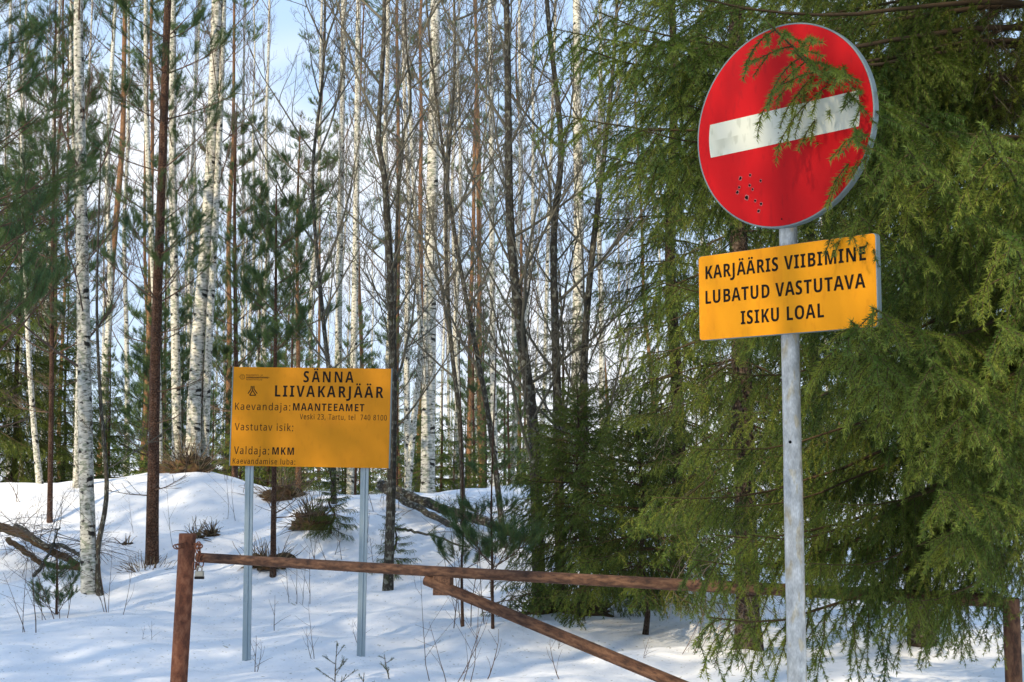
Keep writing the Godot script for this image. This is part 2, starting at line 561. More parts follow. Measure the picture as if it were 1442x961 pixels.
func build_library() -> void:
	rng.seed = 77
	lib.near = []
	for q in [[0.7, 0.5], [0.9, 0.35], [1.25, 0.55], [1.3, 0.4], [1.8, 0.5], [1.9, 0.38], [2.3, 0.45]]:
		lib.near.append([q[0], spruce_bough(q[0], 0, q[1])])
	lib.mid = []
	for q in [[0.6, 0.3], [0.9, 0.4], [1.2, 0.5], [1.7, 0.45], [1.8, 0.4]]:
		lib.mid.append([q[0], spruce_bough(q[0], 1, q[1])])
	lib.far = []
	for q in [[0.8, 0.3], [1.4, 0.4], [2.0, 0.4]]:
		lib.far.append([q[0], spruce_bough(q[0], 2, q[1])])
	lib.shade = []
	for q in [[1.4, 0.3], [2.4, 0.4]]:
		lib.shade.append([q[0], spruce_bough(q[0], 2, q[1], 1.7)])
	lib.pine = []
	for q in [0.6, 0.8, 1.0, 1.2, 1.3, 1.5]:
		lib.pine.append([q, pine_branch(q, 0)])
	lib.pine_far = []
	for q in [0.7, 1.0, 1.4]:
		lib.pine_far.append([q, pine_branch(q, 1)])
	lib.pine_dead = []
	for q in [0.5, 0.8, 1.1]:
		lib.pine_dead.append([q, pine_branch(q, 1, true)])
	lib.alder = []
	for q in [1.2, 1.6, 2.0, 2.4, 2.8, 3.0]:
		lib.alder.append([q, bare_limb(q, 0.45, 0.13, 0.15, 3, Color(0.135, 0.122, 0.092), 0.006 + 0.0055 * q)])
	lib.birch = []
	for q in [0.9, 1.3, 1.7, 2.1]:
		lib.birch.append([q, bare_limb(q, 0.55, 0.10, 0.15, 3, Color(0.115, 0.080, 0.062), 0.004 + 0.0050 * q)])
	lib.birch_far = []
	for q in [1.0, 1.6, 2.2]:
		lib.birch_far.append([q, bare_limb(q, 0.55, 0.12, 0.13, 2, Color(0.115, 0.080, 0.062), 0.005 + 0.0050 * q, 0.003)])
	lib.shrub = []
	for q in [0.35, 0.6, 0.9]:
		lib.shrub.append([q, bare_limb(q, 0.5, 0.10, 0.26, 1, Color(0.125, 0.085, 0.06), 0.0042, 0.0016)])
	lib.dead_twig = []
	for q in [0.5, 0.9]:
		lib.dead_twig.append([q, bare_limb(q, -0.5, 0.16, 0.2, 2, Color(0.15, 0.125, 0.10), 0.005, 0.0014)])

func pick(list: Array, L: float) -> Array:      # [mesh, scale]: a shape of about the wanted length
	var best := []
	for q in list:
		if absf(log(q[0] / L)) < 0.32:
			best.append(q)
	if best.is_empty():
		var bq = list[0]
		for q in list:
			if absf(log(q[0] / L)) < absf(log(bq[0] / L)):
				bq = q
		best.append(bq)
	var c = best[rng.randi() % best.size()]
	return [c[1], L / c[0]]

func limb(tree: Node3D, list: Array, where: Vector3, out: Vector3, L: float, called := "branch") -> void:
	var c := pick(list, L)
	part(called, c[0], tree, aim(where, out, c[1], rr(-0.35, 0.35)))

# far trees: their boughs are too small to pick apart, so each crown is one part
func join_crown(o: Node3D) -> void:
	var tools := {}
	for ch in o.get_children():
		if not String(ch.name).begins_with("branch"):
			continue
		var m: Mesh = ch.mesh
		for k in m.get_surface_count():
			var mt := m.surface_get_material(k)
			if not tools.has(mt):
				tools[mt] = SurfaceTool.new()
			tools[mt].append_from(m, k, ch.transform)
		o.remove_child(ch)
		ch.free()
	var am: ArrayMesh = null
	var mts := []
	for mt in tools:
		am = tools[mt].commit(am)
		mts.append(mt)
	for k in mts.size():
		am.surface_set_material(k, mts[k])
	stuff(part("crown", am, o))

# trunk through points (local to the base)
func trunk(tree: Node3D, pts: PackedVector3Array, r0: float, r1: float, m: Material, sides := 10, flare := 1.35) -> void:
	var mb := MB.new()
	var fine := PackedVector3Array()
	var cnt := maxi(10, pts.size() * 4)
	for i in cnt + 1:
		var k := float(i) / cnt * (pts.size() - 1)
		var a := mini(int(k), pts.size() - 2)
		var p0 := pts[maxi(a - 1, 0)]
		var p3 := pts[mini(a + 2, pts.size() - 1)]
		fine.append(pts[a].cubic_interpolate(pts[a + 1], p0, p3, k - a))
	var rad := PackedFloat32Array()
	for i in fine.size():
		var t := float(i) / cnt
		var h := fine[i].distance_to(fine[0])
		rad.append(lerpf(r0, r1, t) * (1.0 + (flare - 1.0) * exp(-h / 0.16)))
	mb.tube(fine, rad, sides, Color.WHITE, false, 0.05, rng.randf() * 6.0)
	part("trunk", mb.mesh([m]), tree)

# pixel path -> local trunk points; the first pixel is the foot, later ones lie at the same distance; then on up to a height
func stem_path(path: Array, d: float, top: float) -> Array:
	var f: Vector2 = path[0]
	var b := at(f.x, f.y, d)
	var base := Vector3(b.x, ground(b.x, b.z) - 0.12, b.z)
	var pts := PackedVector3Array([Vector3.ZERO])
	for i in range(1, path.size()):
		var q := at(path[i].x, path[i].y, d + rr(-0.15, 0.15)) - base
		if q.y > pts[pts.size() - 1].y + 0.15:
			pts.append(q)
	var last := pts[pts.size() - 1]
	var dir := (last - pts[pts.size() - 2]).normalized() if pts.size() > 1 else Vector3.UP
	dir = (dir + Vector3(0, 1.2, 0)).normalized()
	while last.y < top:
		last += (dir + Vector3(rr(-0.04, 0.04), 0, rr(-0.04, 0.04))).normalized() * 1.6
		pts.append(last)
	return [base, pts]

func path_at(pts: PackedVector3Array, h: float) -> Vector3:
	for i in pts.size() - 1:
		if pts[i + 1].y >= h:
			return pts[i].lerp(pts[i + 1], clampf((h - pts[i].y) / maxf(pts[i + 1].y - pts[i].y, 0.01), 0, 1))
	return pts[pts.size() - 1]

func bare_tree(kind: String, label: String, path: Array, d: float, w: float, top: float, from: float, cnt: int, lens: Vector2, group := "", rise := Vector2(0.3, 1.1)) -> Node3D:
	var sp := stem_path(path, d, top)
	var tree := thing(kind + "_tree", label, "tree", sp[0], group)
	var r := w * 0.5 / F * d
	trunk(tree, sp[1], r, r * 0.25, M[kind + "_bark"], 10)
	var a := rng.randf() * TAU
	for i in cnt:
		var h := lerpf(from, top, pow((i + rng.randf()) / cnt, 1.1))
		a += 2.4 + rr(-0.5, 0.5)
		var L := rr(lens.x, lens.y) * (1.0 - 0.35 * h / top)
		limb(tree, lib[kind], path_at(sp[1], h), Vector3(cos(a), rr(rise.x, rise.y), sin(a)), L)
	return tree

func pine_tree(label: String, path: Array, d: float, w: float, top: float, from: float, green: float, lens: Vector2, m := "pine_bark", group := "", far := false, whorl := 0.5) -> Node3D:
	var sp := stem_path(path, d, top)
	var tree := thing("pine_tree", label, "tree", sp[0], group)
	var r := w * 0.5 / F * d
	trunk(tree, sp[1], r, r * 0.22, M[m], 10, 1.2)
	var h := from
	var a := rng.randf() * TAU
	while h < top:
		var k := 3 + rng.randi() % 3
		for i in k:
			a += TAU / k + rr(-0.35, 0.35)
			var L := rr(lens.x, lens.y) * clampf(1.15 - 0.75 * h / top, 0.3, 1.0)
			var dead := h < green
			if dead and rng.randf() < 0.45:
				continue
			var list: Array = lib.pine_dead if dead else (lib.pine_far if far else lib.pine)
			limb(tree, list, path_at(sp[1], h + rr(-0.06, 0.06)), Vector3(cos(a), rr(-0.15, 0.15) if dead else rr(0.0, 0.5), sin(a)), L * (0.6 if dead else 1.0))
		h += whorl * rr(0.75, 1.25)
	return tree

# spruce at a world position; keep(a, b) may refuse a bough
func spruce_tree(label: String, base: Vector3, height: float, reach: float, list: Array, low: float, step: float, per: int, group := "", keep: Variant = null, called := "spruce_tree", dead_low := 0.0) -> Node3D:
	var tree := thing(called, label, "tree", base, group)
	var pts := PackedVector3Array()
	for i in 7:
		pts.append(Vector3(rr(-0.04, 0.04) if i > 0 else 0.0, height * i / 6.0, rr(-0.04, 0.04) if i > 0 else 0.0))
	var r := 0.012 + height * 0.0062
	trunk(tree, pts, r, 0.006, M.spruce_bark, 9, 1.3)
	var h := low
	var a := rng.randf() * TAU
	while h < height - 0.05:
		var t := h / height
		for i in per:
			a += TAU / per + rr(-0.3, 0.3)
			var L := reach * pow(1.0 - t, 0.72) * rr(0.75, 1.12)
			L = maxf(L, 0.13)
			var out := Vector3(cos(a), lerpf(-0.22, 0.75, pow(t, 1.4)) + rr(-0.12, 0.12), sin(a)).normalized()
			var where := path_at(pts, h + rr(-0.1, 0.1) * step)
			if keep != null and not keep.call(base + where, base + where + out * L):
				continue
			limb(tree, list, where, out, L)
		h += step * rr(0.8, 1.2) * (1.0 - 0.45 * t)
	for i in int(dead_low * 26.0):
		a += 2.4
		limb(tree, lib.dead_twig, path_at(pts, rr(0.25, low + dead_low)), Vector3(cos(a), rr(-0.4, 0.1), sin(a)), rr(0.5, 1.1), "dead_branch")
	limb(tree, list, path_at(pts, height - 0.1), Vector3(0.05, 1, 0.03), maxf(0.16, height * 0.07), "leader_shoot")
	return tree

# ------------------------------------------------------------------ lettering
func font(bold: bool) -> SystemFont:
	var f := SystemFont.new()
	f.font_names = PackedStringArray(["Droid Sans"])
	f.font_weight = 700 if bold else 400
	return f

func lettering(parent: Node3D, s: String, bold: bool, x0: float, x1: float, base_y: float, cap: float, z: float, m: Material, track := 0.0) -> void:
	var f := font(bold)
	var href := TextMesh.new()
	href.font = f
	href.text = "H"
	href.font_size = 64
	href.pixel_size = 0.01
	href.depth = 0.02
	var hb := href.get_aabb()
	var use := f as Font
	if track != 0.0:
		var fv := FontVariation.new()
		fv.base_font = f
		fv.spacing_glyph = int(track)
		use = fv
	var tm := TextMesh.new()
	tm.font = use
	tm.text = s
	tm.font_size = 64
	tm.pixel_size = 0.01
	tm.depth = 0.02
	tm.curve_step = 2.0
	tm.horizontal_alignment = HORIZONTAL_ALIGNMENT_LEFT
	tm.material = m
	var bb := tm.get_aabb()
	var sx := (x1 - x0) / bb.size.x
	var sy := cap / hb.size.y
	var o := MeshInstance3D.new()
	o.name = "lettering"
	o.mesh = tm
	o.scale = Vector3(sx, sy, 0.03)
	o.position = Vector3(x0 - bb.position.x * sx, base_y - hb.position.y * sy, z)
	parent.add_child(o, true)

# where a pixel meets a plate: (x, y) on it
func on_plate(px: float, py: float, o: Vector3, b: Basis) -> Vector2:
	var r := ray(px, py)
	var n := b.z
	var t := (o - CAM).dot(n) / r.dot(n)
	var q := CAM + r * t - o
	return Vector2(q.dot(b.x), q.dot(b.y))

func disc(r: float, sides: int, z: float, mb: MB, rag := 0.0) -> void:
	for i in sides:
		var a := TAU * i / sides
		var b := TAU * (i + 1) / sides
		var ra := r * (1.0 + rag * sin(a * 3.0 + 1.0))
		var rb := r * (1.0 + rag * sin(b * 3.0 + 1.0))
		mb.tri(Vector3(0, 0, z), Vector3(cos(b) * rb, sin(b) * rb, z), Vector3(cos(a) * ra, sin(a) * ra, z))

# ------------------------------------------------------------------ things
func make_road_sign() -> void:
	var d := 4.40
	var foot := at(1117.5, 700, d)
	var root := thing("road_sign", "red and white no-entry sign above a yellow warning plate on grey steel post", "road sign", Vector3(foot.x, ground(foot.x, foot.z) - 0.3, foot.z))
	var top := at(1116.5, 110, d)
	# post: two lengths of pipe with a sleeve joint
	var joint := at(1117.5, 661, d).y - root.position.y
	var topy := top.y - root.position.y
	var mb := MB.new()
	mb.tube(pv([Vector3.ZERO, Vector3(0, joint * 0.5, 0), Vector3(0, joint, 0)]), PackedFloat32Array([0.0325, 0.0325, 0.0325]), 24)
	mb.tube(pv([Vector3(0, joint, 0), Vector3(0, joint + 0.003, 0), Vector3(0, topy, 0)]), PackedFloat32Array([0.0325, 0.0312, 0.0312]), 24, Color.WHITE, true)
	var post := part("post", mb.mesh([M.galvanised]), root)
	var hole := MB.new()
	disc(0.0055, 12, 0.0, hole)
	var hp := at(1111, 623, d)
	var hn := (Vector3(CAM.x, hp.y, CAM.z) - foot).normalized()
	hn.y = 0
	hn = hn.rotated(Vector3.UP, deg_to_rad(-13)).normalized()
	part("bolt_hole", hole.mesh([M.hole_black]), post, Transform3D(Basis(Vector3.UP.cross(hn), Vector3.UP, hn), Vector3(0, hp.y - root.position.y, 0) + hn * 0.0318))
	# plates
	var yaw := deg_to_rad(-44.8)
	var b := Basis(Vector3.UP, yaw) * Basis(Vector3(0, 0, 1), deg_to_rad(0.6))
	var front := Basis(Vector3.UP, yaw).z * 0.052
	var c := at(1100.0, 177, d - 0.045)
	var R := 0.358
	var face := MB.new()
	disc(R - 0.006, 96, 0.0, face)
	var plate := part("no_entry_disc", face.mesh([M.red_sheet]), root, Transform3D(b, c - root.position))
	var rim := MB.new()
	var ring := [[R - 0.006, -0.0006], [R - 0.0045, 0.0012], [R - 0.001, 0.0008], [R, -0.002], [R, -0.028], [R - 0.004, -0.030], [R - 0.016, -0.029]]
	for i in ring.size() - 1:
		for k in 96:
			var a0 := TAU * k / 96.0
			var a1 := TAU * (k + 1) / 96.0
			var p: Array = ring[i]
			var q: Array = ring[i + 1]
			rim.quad(Vector3(cos(a0) * p[0], sin(a0) * p[0], p[1]), Vector3(cos(a0) * q[0], sin(a0) * q[0], q[1]), Vector3(cos(a1) * q[0], sin(a1) * q[0], q[1]), Vector3(cos(a1) * p[0], sin(a1) * p[0], p[1]))
	part("rim", rim.mesh([M.sign_edge]), plate)
	var back := MB.new()
	disc(R - 0.005, 64, 0.0, back)
	part("back", back.mesh([M.plate_back]), plate, Transform3D(Basis(Vector3.UP, PI), Vector3(0, 0, -0.004)))
	# white bar, its ends follow the circle a little
	var bar := MB.new()
	var hh := 0.061
	var wend := R * 0.852
	for k in 8:
		var y0 := lerpf(hh, -hh, k / 8.0)
		var y1 := lerpf(hh, -hh, (k + 1) / 8.0)
		var x0 := sqrt(wend * wend - y0 * y0)
		var x1 := sqrt(wend * wend - y1 * y1)
		bar.quad(Vector3(-x0, y0, 0.0008), Vector3(x0, y0, 0.0008), Vector3(x1, y1, 0.0008), Vector3(-x1, y1, 0.0008))
	part("white_bar", bar.mesh([M.white_sheet]), plate)
	# shot holes: a black hole in a chipped pale ring, and a few small marks
	var hm := MB.new()
	disc(1.0, 12, 0.0, hm, 0.18)
	var holem := hm.mesh([M.hole_black])
	var cm := MB.new()
	for i in 14:
		var a0 := TAU * i / 14.0
		var a1 := TAU * (i + 1) / 14.0
		var o0 := 1.4 + 0.2 * sin(a0 * 4.0)
		var o1 := 1.4 + 0.2 * sin(a1 * 4.0)
		cm.quad(Vector3(cos(a0) * 0.9, sin(a0) * 0.9, 0.5), Vector3(cos(a0) * o0, sin(a0) * o0, 0), Vector3(cos(a1) * o1, sin(a1) * o1, 0), Vector3(cos(a1) * 0.9, sin(a1) * 0.9, 0.5))
	var chipm := cm.mesh([M.chipped])
	for q in [[242, 703, 0.0062], [282, 690, 0.0048], [325, 713, 0.0046], [280, 732, 0.0048], [237, 740, 0.0046], [292, 748, 0.0044], [230, 760, 0.0060], [268, 782, 0.0078], [303, 795, 0.0046], [327, 808, 0.0052], [317, 837, 0.0054], [451, 480, 0.0042], [398, 517, 0.0024], [627, 765, 0.0040], [412, 870, 0.0034]]:
		var uv2 := on_plate(960 + q[0] / 2.9125, 10 + q[1] / 2.9125, c, b)
		var s: float = q[2]
		if s > 0.0043:
			part("chipped_paint", chipm, plate, Transform3D(Basis.from_scale(Vector3(s * 0.9, s, 0.0012)), Vector3(uv2.x, uv2.y, 0.0011)))
		part("shot_hole", holem, plate, Transform3D(Basis(Vector3(0, 0, 1), s * 900.0) * Basis.from_scale(Vector3(s * 0.8, s, 1)), Vector3(uv2.x, uv2.y, 0.0019)))
	# yellow plate with rounded corners
	var bp := Basis(Vector3.UP, yaw)
	var pc := at(1102.5, 408.0, d - 0.045)
	var W := 0.712
	var H := 0.307
	var outline := []
	var cr := 0.012
	for q in [[1, 1, 0], [-1, 1, 90], [-1, -1, 180], [1, -1, 270]]:
		for k in 5:
			var an := deg_to_rad(q[2] + k * 22.5)
			outline.append(Vector2(q[0] * (W / 2 - cr) + cos(an) * cr, q[1] * (H / 2 - cr) + sin(an) * cr))
	var pm := MB.new()
	var em := MB.new()
	for i in outline.size():
		var p0: Vector2 = outline[i]
		var p1: Vector2 = outline[(i + 1) % outline.size()]
		var i0 := p0 - p0.normalized() * 0.003
		var i1 := p1 - p1.normalized() * 0.003
		pm.tri(Vector3(0, 0, 0), Vector3(i1.x, i1.y, 0), Vector3(i0.x, i0.y, 0))
		em.quad(Vector3(i0.x, i0.y, 0.0), Vector3(p0.x, p0.y, -0.003), Vector3(p1.x, p1.y, -0.003), Vector3(i1.x, i1.y, 0.0))
		em.quad(Vector3(p0.x, p0.y, -0.003), Vector3(p0.x, p0.y, -0.026), Vector3(p1.x, p1.y, -0.026), Vector3(p1.x, p1.y, -0.003))
		em.tri(Vector3(0, 0, -0.012), Vector3(p0.x, p0.y, -0.024), Vector3(p1.x, p1.y, -0.024))
	var yp := part("warning_plate", pm.mesh([M.yellow_sheet]), root, Transform3D(bp, pc - root.position))
	part("rim", em.mesh([M.sign_edge]), yp)
	var rows := [["KARJÄÄRIS VIIBIMINE", 163, 397, 1250, 276, 0.047], ["LUBATUD VASTUTAVA", 163, 565, 1246, 462, 0.047], ["ISIKU LOAL", 402, 705, 965, 661, 0.047]]
	for q in rows:
		var l := on_plate(960 + q[1] / 4.807, 310 + q[2] / 4.807, pc, bp)
		var r := on_plate(960 + q[3] / 4.807, 310 + q[4] / 4.807, pc, bp)
		lettering(yp, q[0], true, l.x, r.x, (l.y + r.y) / 2, q[5], 0.0006, M.black_print, 3.0)
	# clamps that hold the plates to the post
	for q in [[c, 0.12], [c, -0.12], [pc, 0.0]]:
		var cl := MB.new()
		var o: Vector3 = (q[0] as Vector3) + Vector3(0, q[1], 0) - root.position
		o.x = 0.0; o.z = 0.0
		cl.tube(pv([o - Vector3(0, 0.016, 0), o + Vector3(0, 0.016, 0)]), PackedFloat32Array([0.0355, 0.0355]), 20, Color.WHITE, true)
		part("clamp", cl.mesh([M.sign_edge]), root)

func channel_post(length: float) -> ArrayMesh:
	# hat-shaped steel channel, 60 mm wide, open side to the back
	var prof := [Vector2(-0.031, -0.012), Vector2(-0.031, 0.010), Vector2(-0.012, 0.012), Vector2(-0.008, 0.024), Vector2(0.008, 0.024), Vector2(0.012, 0.012), Vector2(0.031, 0.010), Vector2(0.031, -0.012), Vector2(0.028, -0.012), Vector2(0.028, 0.006), Vector2(-0.028, 0.006), Vector2(-0.028, -0.012)]
	var mb := MB.new()
	for i in prof.size():
		var p: Vector2 = prof[i]
		var q: Vector2 = prof[(i + 1) % prof.size()]
		mb.quad(Vector3(p.x, length, p.y), Vector3(q.x, length, q.y), Vector3(q.x, 0, q.y), Vector3(p.x, 0, p.y))
	return mb.mesh([M.zinc_channel])

func make_board() -> void:
	var d := 9.9
	var tl := at(328.5, 517, d + 0.07)
	var tr := at(551, 519.5, d - 0.02)
	var bl := at(324, 656, d + 0.07)
	var br := at(547, 660, d - 0.02)
	var o := (tl + tr + bl + br) / 4.0
	var x := ((tr - tl) + (br - bl)).normalized()
	var y := ((tl - bl) + (tr - br)).normalized()
	y = (y - x * x.dot(y)).normalized()
	var z := x.cross(y)
	var b := Basis(x, y, z)
	var W := ((tr - tl).length() + (br - bl).length()) / 2
	var H := ((tl - bl).length() + (tr - br).length()) / 2
	var root := thing("information_board", "large yellow quarry information board on two grey steel channel posts", "sign", Vector3(o.x, ground(o.x, o.z), o.z))
	var sheet := MB.new()
	sheet.slab(Vector3(0, 0, -0.006), Vector3.RIGHT, Vector3.UP, Vector3(0, 0, 1), W, H, 0.012, 0.0015)
	var bp := part("board", sheet.mesh([M.yellow_board]), root, Transform3D(b, o - root.position))
	var eg := MB.new()
	for s in [-1.0, 1.0]:
		eg.slab(Vector3(s * (W / 2 + 0.004), 0, -0.010), Vector3.RIGHT, Vector3.UP, Vector3(0, 0, 1), 0.008, H + 0.004, 0.024, 0.001)
	part("edge_strip", eg.mesh([M.sign_edge]), bp)
	var sc := 5.3385
	var put := func(bold: bool, s: String, x0: float, x1: float, yb: float, cap_px: float, m: Material, track: float) -> void:
		var l := on_plate(310 + x0 / sc, 500 + yb / sc, o, b)
		var r := on_plate(310 + x1 / sc, 500 + yb / sc, o, b)
		var yy := (l.y + r.y) / 2
		lettering(bp, s, bold, l.x, r.x, yy, cap_px / sc / F * d, 0.0006, m, track)
	put.call(true, "SÄNNA", 625, 1002, 207, 82, M.black_print, 10.0)
	put.call(true, "LIIVAKARJÄÄR", 410, 1227, 319, 84, M.black_print, 8.0)
	put.call(false, "Kaevandaja:", 110, 526, 416, 54, M.black_print, 6.0)
	put.call(true, "MAANTEEAMET", 546, 1083, 422, 55, M.black_print, 5.0)
	put.call(false, "Veski 23, Tartu, tel  740 8100", 597, 1252, 489, 41, M.black_print, 5.0)
	put.call(false, "Vastutav isik:", 108, 548, 570, 54, M.black_print, 6.0)
	put.call(false, "Valdaja:", 102, 367, 748, 57, M.black_print, 6.0)
	put.call(true, "MKM", 390, 553, 751, 55, M.black_print, 5.0)
	put.call(false, "Kaevandamise luba:", 93, 563, 822, 41, M.black_print, 5.0)
	put.call(false, "MAJANDUS- JA", 196, 320, 158, 12, M.faded_print, 4.0)
	put.call(true, "KOMMUNIKATSIOONI", 196, 360, 177, 13, M.faded_print, 2.0)
	put.call(false, "MINISTEERIUM", 196, 314, 192, 12, M.faded_print, 4.0)
	var ink := func(lines: Array, called: String, hw: float, m: Material) -> void:
		var mb := MB.new()
		for ln in lines:
			var p := on_plate(310 + ln[0] / sc, 500 + ln[1] / sc, o, b)
			var q := on_plate(310 + ln[2] / sc, 500 + ln[3] / sc, o, b)
			var dd := (q - p).normalized()
			var nn := Vector2(-dd.y, dd.x) * hw
			mb.quad(Vector3(p.x + nn.x, p.y + nn.y, 0.0007), Vector3(q.x + nn.x, q.y + nn.y, 0.0007), Vector3(q.x - nn.x, q.y - nn.y, 0.0007), Vector3(p.x - nn.x, p.y - nn.y, 0.0007))
		part(called, mb.mesh([m]), bp)
	# road emblem: two nested peaks split by strokes
	ink.call([[233, 234, 231, 258], [231, 258, 208, 292], [253, 234, 254, 258], [254, 258, 278, 292], [243, 236, 243, 268], [242, 268, 220, 304], [244, 268, 267, 304], [221, 304, 266, 304]], "emblem", 0.0036, M.black_print)
	var ring := []
	for k in 14:
		var a := TAU * k / 14.0
		var e := TAU * (k + 1) / 14.0
		ring.append([166 + cos(a) * 17, 166 + sin(a) * 19, 166 + cos(e) * 17, 166 + sin(e) * 19])
	for k in 3:
		ring.append([158, 157 + k * 9, 174, 157 + k * 9])
	ring.append([140, 166, 150, 166])
	ink.call(ring, "crest", 0.0015, M.faded_print)
	ink.call([[196, 171, 371, 171]], "printed_line", 0.0012, M.faded_print)
	# posts
	for q in [[352.5, 560, 347, 905, 0.075], [515.5, 560, 508, 922, 0.010]]:
		var t := at(q[0], q[1], d + q[4] + 0.028)
		var f := at(q[2], q[3], d + q[4] + 0.028)
		var gy := ground(f.x, f.z)
		var dir := (t - f).normalized()
		var foot := f + dir * ((gy - 0.25 - f.y) / dir.y)
		var xx := (x - dir * dir.dot(x)).normalized()
		part("post", channel_post((t - foot).length()), root, Transform3D(Basis(xx, dir, xx.cross(dir)), foot - root.position - z * 0.004))

func make_gate() -> void:
	var a := at(279, 785.5, 7.42)
	var e := at(1412, 846.5, 5.22)
	# left post
	var pt := at(264, 752, 7.5)
	var pf := at(250, 985, 7.5)
	var gy := ground(pf.x, pf.z)
	var dir := (pt - pf).normalized()
	pf += dir * ((gy - 0.3 - pf.y) / dir.y)
	var mb := MB.new()
	mb.tube(pv([pf - pf, (pt - pf) * 0.5, pt - pf]), PackedFloat32Array([0.0485, 0.0485, 0.0485]), 24, Color.WHITE, true)
	solo("gate_post", mb.mesh([M.rust]), "rusty brown pipe post with padlocked chain, leaning at the free end of the barrier", "post", pf)
	# swinging barrier
	var hx := at(1426, 900, 5.2)
	var base := Vector3(hx.x, ground(hx.x, hx.z) - 0.3, hx.z)
	var gate := thing("barrier_gate", "rusty brown pipe barrier with long top bar and sloping brace across the snow", "gate", base)
	var bm := MB.new()
	bm.tube(pv([a - base, (a * 2 + e) / 3 - base + Vector3(0, -0.006, 0), (a + e * 2) / 3 - base + Vector3(0, -0.006, 0), e - base]), PackedFloat32Array([0.0275, 0.0275, 0.0275, 0.0275]), 24, Color.WHITE, true)
	part("top_bar", bm.mesh([M.rust_dark]), gate)
	var on_gate := func(px: float, py: float) -> Vector3:
		var t := (px - 279.0) / (1412.0 - 279.0)
		return at(px, py, 1.0 / lerpf(1.0 / 7.42, 1.0 / 5.22, t))
	var b0: Vector3 = on_gate.call(600, 817)
	var b1: Vector3 = on_gate.call(950, 962)
	var bd := (b1 - b0).normalized()
	var b2 := b0 + bd * ((hx.x - b0.x) / bd.x - 0.03)
	var br := MB.new()
	br.tube(pv([b0 - base, (b0 + b2) / 2 - base, b2 - base]), PackedFloat32Array([0.0285, 0.0285, 0.0285]), 24, Color.WHITE, true)
	part("brace", br.mesh([M.rust_dark]), gate)
	var g0: Vector3 = on_gate.call(612, 806)
	var g1: Vector3 = on_gate.call(636, 806)
	var gl: Vector3 = on_gate.call(636, 840)
	var gm := MB.new()
	gm.slab((g1 + g0) / 2 - base + Vector3(0, (gl.y - g0.y) / 2, 0), (g1 - g0).normalized(), Vector3.UP, (g1 - g0).normalized().cross(Vector3.UP), (g1 - g0).length() * 1.0, (g0.y - gl.y), 0.036, 0.002)
	part("gusset_plate", gm.mesh([M.rust_dark]), gate)
	var hpst := MB.new()
	var ht := e - base
	hpst.tube(pv([Vector3.ZERO, Vector3(0, ht.y * 0.5, 0), Vector3(0.0, ht.y + 0.012, 0.0)]), PackedFloat32Array([0.033, 0.033, 0.033]), 24, Color.WHITE, true)
	part("hinge_post", hpst.mesh([M.rust_dark]), gate)
	# chain
	var link := MB.new()
	var loop := PackedVector3Array()
	var rads := PackedFloat32Array()
	for k in 15:
		var an := TAU * k / 14.0
		loop.append(Vector3(cos(an) * 0.0125, sin(an) * 0.021 , 0))
		rads.append(0.0038)
	link.tube(loop, rads, 6)
	var lm := link.mesh([M.rust])
	var top := at(281, 768, 7.40)
	var chain := thing("chain", "short rusty steel chain looped round the barrier's free end", "chain", top)
	var pos := [[0, 0, 0.0], [1, -8, 1.2], [0, -15, 0.2], [1, -22, 1.4], [5, -30, 0.4], [0, -36, 1.3], [4, -43, 0.3], [-2, -50, 1.2], [2, -57, 0.2], [-5, -48, 0.8]]
	for q in pos:
		var p := Vector3(q[0] * 0.0042, q[1] * 0.0024, 0.035 * (1.0 if q[1] > -40 else 0.7) )
		part("link", lm, chain, Transform3D(Basis(Vector3.UP, q[2]) * Basis(Vector3(0, 0, 1), rr(-0.3, 0.3)), p))
	for k in 9:
		var an := PI * k / 8.0
		part("link", lm, chain, Transform3D(Basis(Vector3.UP, -an + 0.4) * Basis(Vector3(0, 0, 1), PI / 2 + 0.2), Vector3(-0.068, -0.01, 0) + Vector3(cos(an) * 0.062, sin(an) * 0.004, -sin(an) * 0.062)))
	# padlock
	var lp := at(282, 807, 7.39)
	var lock := thing("padlock", "small grey padlock with black base hanging on the rusty chain", "padlock", lp + Vector3(0, 0, 0.025))
	var body := MB.new()
	body.slab(Vector3(0, -0.004, 0), Vector3.RIGHT, Vector3.UP, Vector3(0, 0, 1), 0.048, 0.030, 0.022, 0.003)
	part("body", body.mesh([M.lock_steel]), lock)
	var bs := MB.new()
	bs.slab(Vector3(0, -0.0265, 0), Vector3.RIGHT, Vector3.UP, Vector3(0, 0, 1), 0.052, 0.013, 0.025, 0.003)
	part("base_cover", bs.mesh([M.lock_black]), lock)
	var shk := MB.new()
	var sp := PackedVector3Array([Vector3(-0.015, 0.008, 0)])
	var sr := PackedFloat32Array([0.0035])
	for k in 9:
		var an := PI - PI * k / 8.0
		sp.append(Vector3(cos(an) * 0.015, 0.024 + sin(an) * 0.015, 0))
		sr.append(0.0035)
	sp.append(Vector3(0.015, 0.008, 0))
	sr.append(0.0035)
	shk.tube(sp, sr, 6)
	part("shackle", shk.mesh([M.lock_steel]), lock)

# several stems out of the snow
func twigs(label: String, px: float, py: float, d: float, stems: Array, group := "", called := "bare_shrub", category := "shrub") -> void:
	var p := at(px, py, d)
	var base := Vector3(p.x, ground(p.x, p.z) - 0.03, p.z)
	var o := thing(called, label, category, base, group)
	for s in stems:   # [sideways, away, height, lean x, lean z]
		limb(o, lib.shrub, Vector3(s[0], 0, s[1]), Vector3(s[3], 1.0, s[4]), s[2], "stem")

